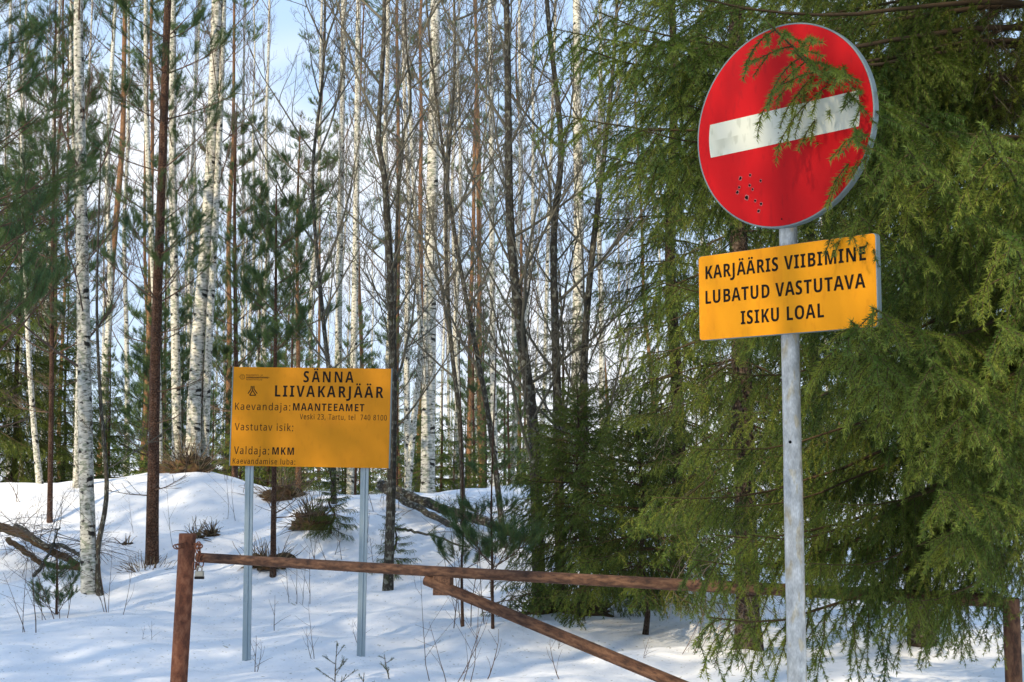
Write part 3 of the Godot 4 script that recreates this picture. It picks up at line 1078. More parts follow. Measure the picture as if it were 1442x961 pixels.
func seedling(label: String, px: float, py: float, d: float, h: float, lean: float) -> void:
	var p := at(px, py, d)
	var base := Vector3(p.x, ground(p.x, p.z) - 0.03, p.z)
	var o := thing("spruce_seedling", label, "seedling", base, "spruce seedlings poking out of the snow")
	var w := MB.new()
	var lf := MB.new()
	var pts := wander(Vector3.ZERO, Vector3(lean, 1, 0), h, 6, 0.04, Vector3(0, 0.2, 0))
	w.tube(pts, taper(7, 0.0042, 0.0018), 5, Color(0.12, 0.075, 0.04))
	needles(lf, pts, 420.0, 0.013, 0.0011, Color(0.075, 0.115, 0.038), 0.8, 0.3)
	part("stem", w.mesh([M.twig, M.needles], lf), o)
	var hh := h * 0.22
	var a := rr(0, 6.0)
	while hh < h * 0.9:
		var m := MB.new()
		var g := MB.new()
		a += 2.3 + rr(-0.3, 0.3)
		var L := (h - hh) * rr(0.38, 0.55) + 0.035
		var d2 := Vector3(cos(a), rr(0.3, 0.7), sin(a) * 0.7)
		var br := wander(Vector3.ZERO, d2, L, 4, 0.06, Vector3(0, 0.3, 0))
		m.tube(br, taper(5, 0.0024, 0.0012), 3, Color(0.12, 0.075, 0.04))
		needles(g, br, 520.0, 0.013, 0.0011, Color(0.075, 0.118, 0.038), 0.7)
		for k in 3:
			var q := along(br, rr(0.3, 0.8))
			var sb := wander(q[0], (q[1] as Vector3) + Vector3(rr(-0.6, 0.6), 0.1, rr(-0.6, 0.6)), L * 0.35, 3, 0.05, Vector3.ZERO)
			m.tube(sb, taper(4, 0.0015, 0.0009), 3, Color(0.12, 0.075, 0.04))
			needles(g, sb, 520.0, 0.012, 0.0011, Color(0.082, 0.128, 0.038), 0.7)
		part("branch", m.mesh([M.twig, M.needles], g), o, Transform3D(Basis.IDENTITY, along(pts, hh / h)[0]))
		hh += 0.028 + 0.03 * rng.randf()

# root mound: a lumpy heap of soil with roots and dry stalks
func root_mound(label: String, px: float, py: float, d: float, w: float, h: float, spikes: int, called := "root_mound", fr := 0.5) -> void:
	var p := at(px, py, d)
	var base := Vector3(p.x, ground(p.x, p.z) - 0.05, p.z)
	var o := thing(called, label, "root mound", base)
	var mb := MB.new()
	var N := 22
	var K := 9
	for i in K + 1:
		for j in N + 1:
			var th := PI * 0.5 * i / K
			var ph := TAU * j / N
			var dv := Vector3(cos(ph) * cos(th), sin(th), sin(ph) * cos(th))
			var rn := 1.0 + 0.9 * gnoise.get_noise_3d(dv.x * 22 + px, dv.y * 22, dv.z * 22) + 0.30 * gnoise.get_noise_3d(dv.x * 90, dv.y * 90 + px, dv.z * 90)
			mb.v.append(Vector3(dv.x * w * 0.46, dv.y * h * 0.42, dv.z * w * 0.38) * rn)
			mb.n.append(dv)
			mb.uv.append(Vector2(float(j) / N * 2.0, float(i) / K * 0.6))
			mb.c.append(Color.WHITE)
	for i in K:
		for j in N:
			var q := i * (N + 1) + j
			mb.ix.append(q); mb.ix.append(q + 1); mb.ix.append(q + N + 1)
			mb.ix.append(q + 1); mb.ix.append(q + N + 2); mb.ix.append(q + N + 1)
	part("soil", mb.mesh([M.rotten]), o)
	for k in int(spikes * 2.6):
		var a := rng.randf() * TAU
		var e := rr(0.1, 1.45)
		var dv := Vector3(cos(a) * cos(e), sin(e), sin(a) * cos(e))
		var w2 := MB.new()
		var rt := wander(Vector3(dv.x * w * 0.38, dv.y * h * 0.36, dv.z * w * 0.32), dv + Vector3(rr(-0.4, 0.4), rr(-0.2, 0.9), 0), rr(0.12, fr), 5, 0.2, Vector3(0, rr(-1.2, 0.4), 0))
		w2.tube(rt, taper(6, rr(0.003, 0.008), 0.0018), 4, [Color(0.12, 0.08, 0.05), Color(0.19, 0.15, 0.11), Color(0.25, 0.185, 0.105)][k % 3])
		part("root", w2.mesh([M.twig]), o)

func fallen(label: String, path: Array, r0: float, r1: float, snags: int, called := "fallen_tree", m := "rotten") -> void:
	# path: [px, py, distance]
	var w := PackedVector3Array()
	for q in path:
		w.append(at(q[0], q[1], q[2]))
	var base := w[0]
	base.y = minf(base.y, ground(base.x, base.z))
	var o := thing(called, label, "fallen tree", base)
	var mb := MB.new()
	var loc := PackedVector3Array()
	for i in w.size():
		loc.append(w[i] - base)
	var fine := PackedVector3Array()
	for i in 21:
		fine.append(along(loc, i / 20.0)[0] + Vector3(rr(-0.01, 0.01), rr(-0.012, 0.012), 0))
	mb.tube(fine, taper(21, r0, r1), 9, Color.WHITE, true, 0.12, rng.randf() * 5.0)
	part("trunk", mb.mesh([M[m]]), o)
	for k in snags:
		var t := rr(0.08, 0.98)
		var q := along(loc, t)
		limb(o, lib.dead_twig, q[0], Vector3(rr(-0.8, 1.0), rr(-0.4, 1.0), rr(-0.6, 0.6)), rr(0.35, 1.0))

func spot(px: float, d: float) -> Vector3:
	var p := at(px, 600, d)
	return Vector3(p.x, ground(p.x, p.z) - 0.06, p.z)

# ------------------------------------------------------------------ the scene
func _ready() -> void:
	rng.seed = 4711
	gnoise.seed = 5
	gnoise.frequency = 0.06
	gnoise.fractal_octaves = 3
	# camera
	var cam := Camera3D.new()
	cam.name = "camera"
	cam.position = CAM
	cam.rotation_degrees = Vector3(PITCH, 0, 0)
	cam.keep_aspect = Camera3D.KEEP_HEIGHT
	cam.fov = rad_to_deg(2.0 * atan(480.5 / F))
	cam.near = 0.1
	cam.far = 900.0
	cam.current = true
	add_child(cam)
	# sky
	var we := WorldEnvironment.new()
	we.name = "world_environment"
	var env := Environment.new()
	env.background_mode = Environment.BG_SKY
	var sky := Sky.new()
	var pano := PanoramaSkyMaterial.new()
	var cn := fnoise(91, 1.0, 5)
	var sim := Image.create(768, 384, false, Image.FORMAT_RGBF)
	for y in 384:
		var el := PI * (0.5 - (y + 0.5) / 384.0)
		for x in 768:
			var az := TAU * x / 768.0
			var dv := Vector3(sin(az) * cos(el), sin(el), cos(az) * cos(el))
			var t := pow(clampf(sin(el), 0.0, 1.0), 0.55)
			var col := Color(0.70, 0.83, 0.96).lerp(Color(0.25, 0.47, 0.86), t)
			var q := Vector3(dv.x, dv.y * 2.6, dv.z) * 1.9
			var k := ss(-0.04, 0.36, cn.get_noise_3dv(q)) * 0.85
			col = col.lerp(Color(0.93, 0.95, 0.98), k)
			if el < 0.0:
				col = Color(0.55, 0.60, 0.66)
			sim.set_pixel(x, y, col)
	pano.panorama = ImageTexture.create_from_image(sim)
	pano.energy_multiplier = 1.0
	sky.sky_material = pano
	env.sky = sky
	env.tonemap_mode = Environment.TONE_MAPPER_LINEAR
	env.tonemap_exposure = 1.32
	env.sdfgi_enabled = true
	env.ssao_enabled = true
	env.ssil_enabled = true
	we.environment = env
	add_child(we)
	# sun: low spring sun over the left shoulder
	var sun := DirectionalLight3D.new()
	sun.name = "sun"
	sun.light_energy = 1.4
	sun.light_color = Color(1.0, 0.93, 0.80)
	sun.light_angular_distance = 0.55
	sun.shadow_enabled = true
	sun.rotation_degrees = Vector3(-31, -36, 0)
	add_child(sun)

	make_materials()
	build_library()
	make_ground()
	make_road_sign()
	make_board()
	make_gate()
	make_right_spruces()
	make_mid_trees()
	make_far_forest()
	make_shade_trees()
	make_small_things()

func make_ground() -> void:
	var mb := MB.new()
	var xs := []
	var zs := []
	var NX := 190
	var NZ := 230
	for i in NX + 1:
		var t := 2.0 * i / NX - 1.0
		xs.append(signf(t) * (9.0 * absf(t) + 171.0 * pow(absf(t), 5.0)))
	for i in NZ + 1:
		var t := float(i) / NZ
		zs.append(40.0 - 42.0 * ss(0.0, 0.09, t) - 24.0 * clampf((t - 0.06) / 0.80, 0.0, 1.0) - 260.0 * pow(clampf((t - 0.72) / 0.28, 0.0, 1.0), 3.0))
	for z in zs:
		for x in xs:
			var h := ground(x, z)
			mb.v.append(Vector3(x, h, z))
			var e := 0.05
			mb.n.append(Vector3(ground(x - e, z) - ground(x + e, z), 2 * e, ground(x, z - e) - ground(x, z + e)).normalized())
			mb.uv.append(Vector2(x, z))
			mb.c.append(Color.WHITE)
	for i in NZ:
		for j in NX:
			var p := i * (NX + 1) + j
			mb.ix.append(p); mb.ix.append(p + NX + 1); mb.ix.append(p + 1)
			mb.ix.append(p + 1); mb.ix.append(p + NX + 1); mb.ix.append(p + NX + 2)
	var o := MeshInstance3D.new()
	o.name = "snow_ground"
	o.mesh = mb.mesh([M.snow])
	add_child(o)
	o.set_meta("kind", "structure")

func make_right_spruces() -> void:
	rng.seed = 301
	# keeps the boughs of the near tree out of the line between the lens and the two plates and the post
	var clear := func(a: Vector3, b: Vector3) -> bool:
		for i in 9:
			var p: Vector3 = a.lerp(b, i / 8.0)
			for dz in [0.0, -0.22]:
				var q: Vector3 = cam_basis.inverse() * (p + Vector3(0, dz, 0) - CAM)
				if q.z > -1.2:
					return false
				var px := 721.0 + F * q.x / -q.z
				var py := 480.5 - F * q.y / -q.z
				if -q.z < 4.9 and px > 930 and px < 1235 and py < 980:
					return false
				if -q.z < 3.6 and px < 1400:
					return false
				if py > 770 or (px < 905 and py > 235 and py < 640):
					return false
		return true
	var tree := spruce_tree("big shaggy spruce whose boughs hang round the no-entry sign", Vector3(2.62, ground(2.62, -5.9) - 0.1, -5.9), 11.5, 2.75, lib.near, 0.75, 0.24, 6, "", clear)
	# boughs that reach out to the road: [tip px, tip py, tip distance, rise of the root above the tip]
	for q in [[1075, 38, 4.05, -0.05], [1125, 78, 4.02, 0.12], [1190, 150, 4.05, 0.05], [1224, 425, 4.0, 0.15], [1228, 470, 4.05, 0.2], [1290, 300, 4.0, 0.2], [1300, 215, 4.0, 0.1], [1290, 420, 3.9, 0.25], [1330, 520, 3.95, 0.3], [1370, 300, 3.85, 0.2], [1400, 600, 4.0, 0.3], [1290, 620, 4.3, 0.35], [1420, 430, 3.8, 0.2], [1360, 680, 4.1, 0.35], [1390, 180, 3.9, 0.1],
			[820, 70, 4.9, 0.35], [800, 150, 5.1, 0.4], [850, 20, 4.8, 0.3], [880, 160, 5.0, 0.45], [910, 60, 4.9, 0.3], [930, 200, 5.1, 0.4], [860, 230, 5.2, 0.4], [960, 120, 5.0, 0.3], [790, 20, 5.2, 0.3], [900, -40, 4.9, 0.2], [980, 20, 4.9, 0.2],
			[960, 770, 5.0, 0.4], [985, 850, 4.8, 0.4], [930, 700, 5.3, 0.5], [1180, 800, 4.7, 0.35], [1290, 860, 4.6, 0.3], [1000, 640, 5.3, 0.5], [1180, 720, 4.9, 0.35], [1060, 740, 4.9, 0.4], [1390, 770, 4.3, 0.3]]:
		var tip: Vector3 = at(q[0], q[1], q[2]) - tree.position
		var from := Vector3(0, clampf(tip.y + q[3], 0.4, 9.0), 0)
		var L := from.distance_to(tip)
		var c := pick(lib.near, L)
		part("branch", c[0], tree, aim(from, tip - from + Vector3(0, 0.12 * L, 0), c[1], rr(-0.3, 0.3)))
	# spruces behind the barrier
	spruce_tree("tall dark spruce standing right behind the no-entry sign", spot(1050, 9.8), 13.0, 1.35, lib.mid, 1.3, 0.27, 6, "", null, "spruce_tree", 1.2)
	spruce_tree("dark spruce with bare lower trunk behind the hinge post", spot(1290, 10.5), 14.0, 2.0, lib.mid, 1.7, 0.30, 6, "", null, "spruce_tree", 1.0)
	spruce_tree("young bushy bright green spruce beside the grey alder stems", spot(815, 12.3), 2.3, 1.2, lib.mid, 0.45, 0.13, 7)
	spruce_tree("second young spruce, close behind the barrier's top bar", spot(905, 11.2), 2.1, 1.15, lib.mid, 0.55, 0.13, 7)
	spruce_tree("dense spruce half hidden behind the young bushy one", spot(950, 13.6), 11.0, 1.45, lib.mid, 0.55, 0.28, 6, "", null, "spruce_tree", 0.8)
	spruce_tree("slim spruce rising behind the lichen grey alders", spot(790, 16.5), 3.4, 1.0, lib.mid, 0.3, 0.26, 5)
	spruce_tree("broad spruce far back on the flat snow", spot(1150, 17.0), 13.0, 2.2, lib.far, 1.6, 0.34, 6)

func v2(a: Array) -> Array:
	var out := []
	for i in range(0, a.size(), 2):
		out.append(Vector2(a[i], a[i + 1]))
	return out

func make_mid_trees() -> void:
	rng.seed = 512
	bare_tree("birch", "spotted white birch beside the fallen log, sapling stem at its foot", v2([127, 842, 122, 700, 118, 500, 114, 250, 110, 0]), 13.6, 23, 11.0, 2.4, 26, Vector2(0.9, 1.9))
	bare_tree("alder", "thin curved grey sapling growing against the spotted birch", v2([142, 842, 137, 780, 150, 690, 141, 560, 136, 420]), 13.5, 9, 4.6, 1.2, 10, Vector2(0.5, 1.0))
	pine_tree("slim red-brown pine with whorled branches and mossy foot", v2([213, 815, 216, 640, 219, 480, 228, 240, 236, 0]), 14.8, 18, 10.5, 0.9, 2.9, Vector2(0.8, 1.35))
	bare_tree("birch", "thin crooked white birch leaning before the yellow-green spruces", v2([56, 716, 44, 560, 36, 400, 30, 200]), 17.8, 9, 8.0, 3.0, 14, Vector2(0.6, 1.2))
	bare_tree("birch", "thin grey birch right behind the spotted birch", v2([107, 712, 110, 560, 112, 420, 100, 100]), 17.6, 10, 9.0, 3.5, 12, Vector2(0.6, 1.3))
	bare_tree("birch", "thick white birch of the clump growing out of the root mound", v2([270, 672, 277, 500, 296, 250, 305, 0]), 18.8, 21, 13.0, 3.8, 24, Vector2(1.0, 2.0))
	bare_tree("birch", "slim sunlit birch of the clump, leaning off the root mound", v2([287, 678, 293, 500, 306, 250, 315, 0]), 19.0, 12, 12.0, 3.8, 18, Vector2(0.8, 1.7))
	bare_tree("birch", "straight grey birch of the clump on the root mound", v2([249, 672, 247, 500, 243, 250, 243, 0]), 18.9, 14, 12.5, 3.8, 18, Vector2(0.8, 1.7))
	bare_tree("birch", "straight white birch between the red-brown pine and the clump", v2([226, 668, 221, 500, 207, 200, 205, 0]), 21.0, 10, 12.5, 4.4, 15, Vector2(0.8, 1.6))
	pine_tree("small pine with sparse needles standing right behind the yellow board", v2([384, 826, 386, 640, 388, 440, 389, 260]), 14.6, 9, 4.6, 0.8, 2.6, Vector2(0.5, 1.05), "pine_bark", "", false, 0.38)
	pine_tree("young pine with thin orange stem next to the dark alder", v2([420, 700, 420, 520, 418, 330]), 18.0, 8, 5.2, 1.2, 2.2, Vector2(0.6, 1.1), "pine_bark_orange", "", false, 0.42)
	pine_tree("young bushy pine above the brush behind the yellow board", v2([330, 690, 332, 520, 330, 300]), 20.0, 9, 6.0, 0.8, 1.4, Vector2(0.7, 1.2), "pine_bark", "", false, 0.42)
	# pine whose boughs come in from the left
	pine_tree("green pine reaching in beside the spotted birch", v2([-45, 800, -40, 480, -35, 200, -30, 0]), 11.6, 16, 8.0, 1.9, 2.1, Vector2(1.0, 1.5), "pine_bark", "", false, 0.36)
	pine_tree("soft green young pine between the thin birches", v2([70, 730, 72, 560, 74, 330]), 16.4, 8, 6.6, 1.5, 2.0, Vector2(0.8, 1.3), "pine_bark", "", false, 0.40)
	# dark alders in the middle
	bare_tree("alder", "dark crooked alder forking above the yellow board's corner", v2([546, 790, 552, 650, 553, 500, 549, 380, 541, 250, 533, 190, 540, 60, 542, -60]), 14.2, 14, 8.0, 1.6, 26, Vector2(1.2, 2.6))
	bare_tree("alder", "side stem of the forked dark alder", v2([552, 500, 560, 270, 578, 150, 572, 60, 570, -40]), 14.2, 5, 8.0, 3.2, 8, Vector2(0.8, 1.6))
	bare_tree("alder", "thick dark alder leaning away from the young spruce", v2([760, 835, 752, 620, 735, 480, 719, 330, 716, 180, 713, 0]), 12.9, 19, 8.5, 1.4, 24, Vector2(1.3, 2.8))
	bare_tree("alder", "straight grey alder between the leaning dark one and the lichen grey one", v2([790, 838, 786, 620, 782, 470, 780, 330, 790, 200, 770, 0]), 13.1, 15, 8.5, 1.6, 22, Vector2(1.2, 2.6))
	bare_tree("alder", "lichen grey alder rising beside the drooping spruce boughs", v2([826, 838, 822, 620, 824, 480, 836, 340, 852, 210, 866, 60]), 13.3, 14, 7.5, 1.0, 20, Vector2(1.0, 2.2))
	bare_tree("alder", "thin slanting alder over the fallen trunks", v2([712, 728, 690, 600, 668, 480, 640, 330, 622, 200, 600, 0]), 15.5, 9, 8.0, 2.0, 18, Vector2(1.2, 2.6))
	bare_tree("alder", "thin upright alder beside the mossy fallen trunks", v2([653, 725, 648, 600, 634, 470, 628, 300, 640, 100]), 16.0, 8, 8.0, 2.0, 18, Vector2(1.2, 2.6))
	bare_tree("alder", "many-branched alder behind the yellow board's right post", v2([470, 720, 466, 560, 452, 420, 440, 250, 455, 100]), 16.8, 8, 8.0, 1.8, 22, Vector2(1.4, 2.8))
	bare_tree("birch", "thick scarred birch on the crest, dark patches on pinkish bark", v2([602, 702, 604, 500, 608, 300, 612, 100, 613, -40]), 20.4, 21, 15.0, 4.2, 22, Vector2(1.0, 2.2))
	bare_tree("birch", "cream birch of the close pair above the board, nearer the crooked alder", v2([492, 690, 498, 500, 502, 250, 505, 0]), 24.0, 11, 16.0, 6.0, 18, Vector2(1.0, 2.2))
	bare_tree("birch", "cream birch of the close pair above the board, farther from the crooked alder", v2([472, 690, 476, 500, 480, 250, 484, 0]), 25.0, 11, 16.0, 6.0, 18, Vector2(1.0, 2.2))
	bare_tree("birch", "grey-white birch between the thick dark alder and the straight one", v2([697, 690, 694, 480, 692, 200, 690, 0]), 19.5, 10, 13.0, 4.0, 14, Vector2(0.8, 1.8))
	bare_tree("birch", "broad tan birch behind the lichen grey alder", v2([810, 700, 813, 500, 815, 300, 812, 100, 812, 0]), 20.0, 18, 14.0, 4.0, 16, Vector2(0.8, 1.8))
	bare_tree("birch", "forked yellowish birch just beyond the crest", v2([572, 700, 582, 600, 592, 500, 588, 380, 580, 200, 570, 0]), 23.0, 10, 13.0, 3.0, 16, Vector2(0.8, 1.8))
	# spruces on the left bank
	spruce_tree("yellow-green spruce behind the thin crooked birch", spot(20, 21.0), 6.5, 1.7, lib.mid, 0.2, 0.24, 6)
	spruce_tree("low yellow-green spruce between the thin grey birch and the clump", spot(90, 22.5), 4.0, 1.4, lib.mid, 0.15, 0.22, 6)
	spruce_tree("deep green spruce on the bank at the log's end", spot(-60, 20.0), 8.0, 1.9, lib.mid, 0.2, 0.26, 6)
	spruce_tree("little spruce beside the brown brush behind the board", spot(468, 15.6), 0.85, 0.42, lib.mid, 0.12, 0.09, 6)
	spruce_tree("little dark spruce at the crooked alder's foot", spot(556, 15.0), 0.75, 0.36, lib.mid, 0.12, 0.09, 5)

# copies of a few far trees
func make_far_forest() -> void:
	rng.seed = 940
	var protos := {}
	for k in 3:
		for kind in ["birch", "pine", "orange"]:
			var o := Node3D.new()
			var top := rr(15.0, 19.0)
			var pts := PackedVector3Array()
			var bx := rr(-0.5, 0.5)
			for i in 8:
				var t := i / 7.0
				pts.append(Vector3(bx * sin(t * 2.4) + rr(-0.06, 0.06), top * t, rr(-0.1, 0.1) * t))
			var r := rr(0.06, 0.10)
			trunk(o, pts, r, r * 0.25, M.birch_bark if kind == "birch" else (M.pine_bark_orange if kind == "orange" else M.pine_bark), 8)
			var a := 0.0
			var cnt := 26 if kind == "birch" else 30
			var low := 0.22 if kind == "birch" else 0.42
			for i in cnt:
				a += 2.4 + rr(-0.3, 0.3)
				var h := lerpf(top * low, top * 0.98, (i + rng.randf()) / cnt)
				var L := rr(1.0, 2.3) * (1.15 - 0.7 * h / top)
				if kind == "birch":
					limb(o, lib.birch_far, path_at(pts, h), Vector3(cos(a), rr(0.5, 1.4), sin(a)), L)
				else:
					limb(o, lib.pine_far, path_at(pts, h), Vector3(cos(a), rr(-0.1, 0.5), sin(a)), maxf(L, 0.8))
			if kind != "birch":
				for i in 6:
					a += 2.4
					limb(o, lib.pine_dead, path_at(pts, rr(2.0, top * low)), Vector3(cos(a), rr(-0.2, 0.2), sin(a)), rr(0.5, 1.1))
			join_crown(o)
			protos[kind + str(k)] = o
	var names := {"birch": ["birch_tree", "slender pale birch in the sunlit wood beyond the snow bank", "birches in the far wood"], "pine": ["pine_tree", "tall brown pine in the wood beyond the snow bank", "brown pines in the far wood"], "orange": ["pine_tree", "tall pine with orange bark in the sunlit far wood", "orange pines in the far wood"]}
	var place := func(kind: String, x: float, z: float, s: float) -> void:
		var o: Node3D = protos[kind + str(rng.randi() % 3)].duplicate()
		o.name = numbered(names[kind][0])
		add_child(o)
		o.set_meta("label", names[kind][1])
		o.set_meta("category", "tree")
		o.set_meta("group", names[kind][2])
		var b := Basis(Vector3(rr(-1, 1), 0, rr(-1, 1)).normalized(), rr(-0.035, 0.035)) * Basis(Vector3.UP, rng.randf() * TAU)
		o.transform = Transform3D(b.scaled_local(Vector3(s, s * rr(0.9, 1.1), s)), Vector3(x, ground(x, z) - 0.1, z))
	# seen one by one in the photograph
	for q in [["birch", 574, 24, 0.9], ["orange", 590, 30, 1.0], ["birch", 640, 27, 0.9], ["birch", 648, 34, 1.0], ["orange", 660, 31, 0.95], ["orange", 677, 36, 1.1], ["birch", 665, 42, 1.0], ["birch", 720, 26, 0.9], ["birch", 735, 33, 1.0], ["orange", 560, 34, 1.1], ["birch", 150, 28, 1.1], ["orange", 142, 31, 1.1], ["birch", 105, 34, 1.0], ["birch", 180, 36, 1.1], ["orange", 320, 30, 0.9], ["birch", 345, 34, 1.0], ["birch", 372, 28, 0.9], ["birch", 430, 31, 1.0], ["orange", 520, 38, 1.0], ["birch", 15, 30, 1.0], ["pine", 70, 38, 1.0], ["birch", 760, 29, 1.0], ["birch", 850, 27, 1.0]]:
		var p := at(q[1], 640, q[2])
		place.call(q[0], p.x, p.z, q[3])
	for i in 80:
		var d := 25.0 + 50.0 * pow(rng.randf(), 0.8)
		var px := rr(-80, 1000) if i % 6 != 0 else rr(1000, 1540)
		var p := at(px, 640, d)
		place.call(["birch", "birch", "birch", "birch", "orange"][rng.randi() % 5], p.x, p.z, rr(0.75, 1.1))
	# young growth under the far trees
	var under := []
	for k in 3:
		var o := Node3D.new()
		var h := rr(2.6, 4.2)
		trunk(o, pv([Vector3.ZERO, Vector3(0.03, h * 0.5, 0), Vector3(0, h, 0.02)]), 0.04, 0.006, M.pine_bark, 6)
		var y := 0.2
		var a := 0.0
		while y < h - 0.1:
			for i in 5:
				a += 1.25 + rr(-0.2, 0.2)
				limb(o, lib.far, Vector3(0, y, 0), Vector3(cos(a), -0.1 + 0.6 * y / h, sin(a)), maxf(0.2, 1.35 * (1.0 - y / h)))
			y += 0.27
		join_crown(o)
		under.append(o)
	for k in 3:
		var o := Node3D.new()
		var h := rr(4.5, 6.5)
		trunk(o, pv([Vector3.ZERO, Vector3(0.06, h * 0.5, 0), Vector3(0, h, 0.03)]), 0.05, 0.008, M.pine_bark, 6)
		var y := 0.8
		var a := 0.0
		while y < h:
			for i in 4:
				a += 1.57 + rr(-0.3, 0.3)
				limb(o, lib.pine_far, Vector3(0, y, 0), Vector3(cos(a), 0.1 + 0.5 * y / h, sin(a)), maxf(0.35, 1.25 * (1.1 - y / h)))
			y += 0.42
		join_crown(o)
		under.append(o)
	var unames := [["young_spruce", "young yellow-green spruce in the undergrowth of the far wood", "young spruces in the far wood"], ["young_pine", "young pine in the undergrowth of the far wood", "young pines in the far wood"]]
	for i in 84:
		var k := rng.randi() % 6
		var o: Node3D = under[k].duplicate()
		var un: Array = unames[k / 3]
		o.name = numbered(un[0])
		add_child(o)
		o.set_meta("label", un[1])
		o.set_meta("category", "tree")
		o.set_meta("group", un[2])
		var d := 22.5 + 26.0 * pow(rng.randf(), 1.0)
		var p := at(rr(-60, 1150) if i < 40 else rr(110, 770), 640, d if i < 40 else rr(21.5, 30.0))
		var s := rr(0.6, 1.15) if i < 40 else rr(0.45, 0.9)
		o.transform = Transform3D(Basis(Vector3.UP, rng.randf() * TAU).scaled_local(Vector3(s, s, s)), Vector3(p.x, ground(p.x, p.z) - 0.08, p.z))
	for k in protos:
		protos[k].free()
	for o in under:
		o.free()

# wood behind the photographer: its crowns shade the clearing, as the blue snow shows
func make_shade_trees() -> void:
	rng.seed = 660
	var proto: Node3D = null
	var lab := "tall spruce at the edge of the wood that shades the clearing"
	var spots := []
	for k in 4:
		spots.append([-7.06 + 0.81 * (k * 2.7 - 9.0), 1.72 + 0.588 * (k * 2.7 - 9.0), rr(0.92, 1.08)])
	for k in 3:
		spots.append([-10.0 + 0.81 * (k * 2.9 - 7.6), 5.8 + 0.588 * (k * 2.9 - 7.6), rr(1.0, 1.18)])
	for k in 3:
		spots.append([-8.53 + 0.81 * (k * 2.6 - 7.9), 3.75 + 0.588 * (k * 2.6 - 7.9), rr(0.95, 1.12)])
	for q in spots:
		var o: Node3D
		if proto == null:
			proto = spruce_tree(lab, Vector3.ZERO, 19.0, 3.0, lib.shade, 1.0, 0.5, 6, "spruces shading the clearing")
			join_crown(proto)
			o = proto
		else:
			o = proto.duplicate()
			o.name = numbered("spruce_tree")
			add_child(o)
		o.transform = Transform3D(Basis(Vector3.UP, rng.randf() * TAU).scaled_local(Vector3(q[2], q[2], q[2])), Vector3(q[0], ground(q[0], q[1]) - 0.1, q[1]))
	var bl := "leafless birch at the edge of the wood that shades the clearing"
	for q in [[1.0, 12.5], [2.3, 16.0], [2.9, 12.0], [3.1, 19.5], [5.2, 15.0], [0.9, 18.5]]:
		var k: float = q[0]
		var s: float = q[1]
		var b := Vector3(0.81 * k - 0.588 * s, 0, -8.0 + 0.588 * k + 0.81 * s)
		var tree := thing("birch_tree", bl, "tree", b, "birches shading the clearing")
		var pts := pv([Vector3.ZERO, Vector3(0.1, 5, 0), Vector3(-0.1, 10, 0.1), Vector3(0.1, 17, 0)])
		trunk(tree, pts, 0.11, 0.02, M.birch_bark)
		var a := 0.0
		for i in 54:
			a += 2.4
			limb(tree, lib.birch, path_at(pts, lerpf(3.0, 16.5, i / 54.0)), Vector3(cos(a), rr(0.4, 1.2), sin(a)), rr(1.6, 2.8) * (1.1 - 0.5 * i / 54.0))

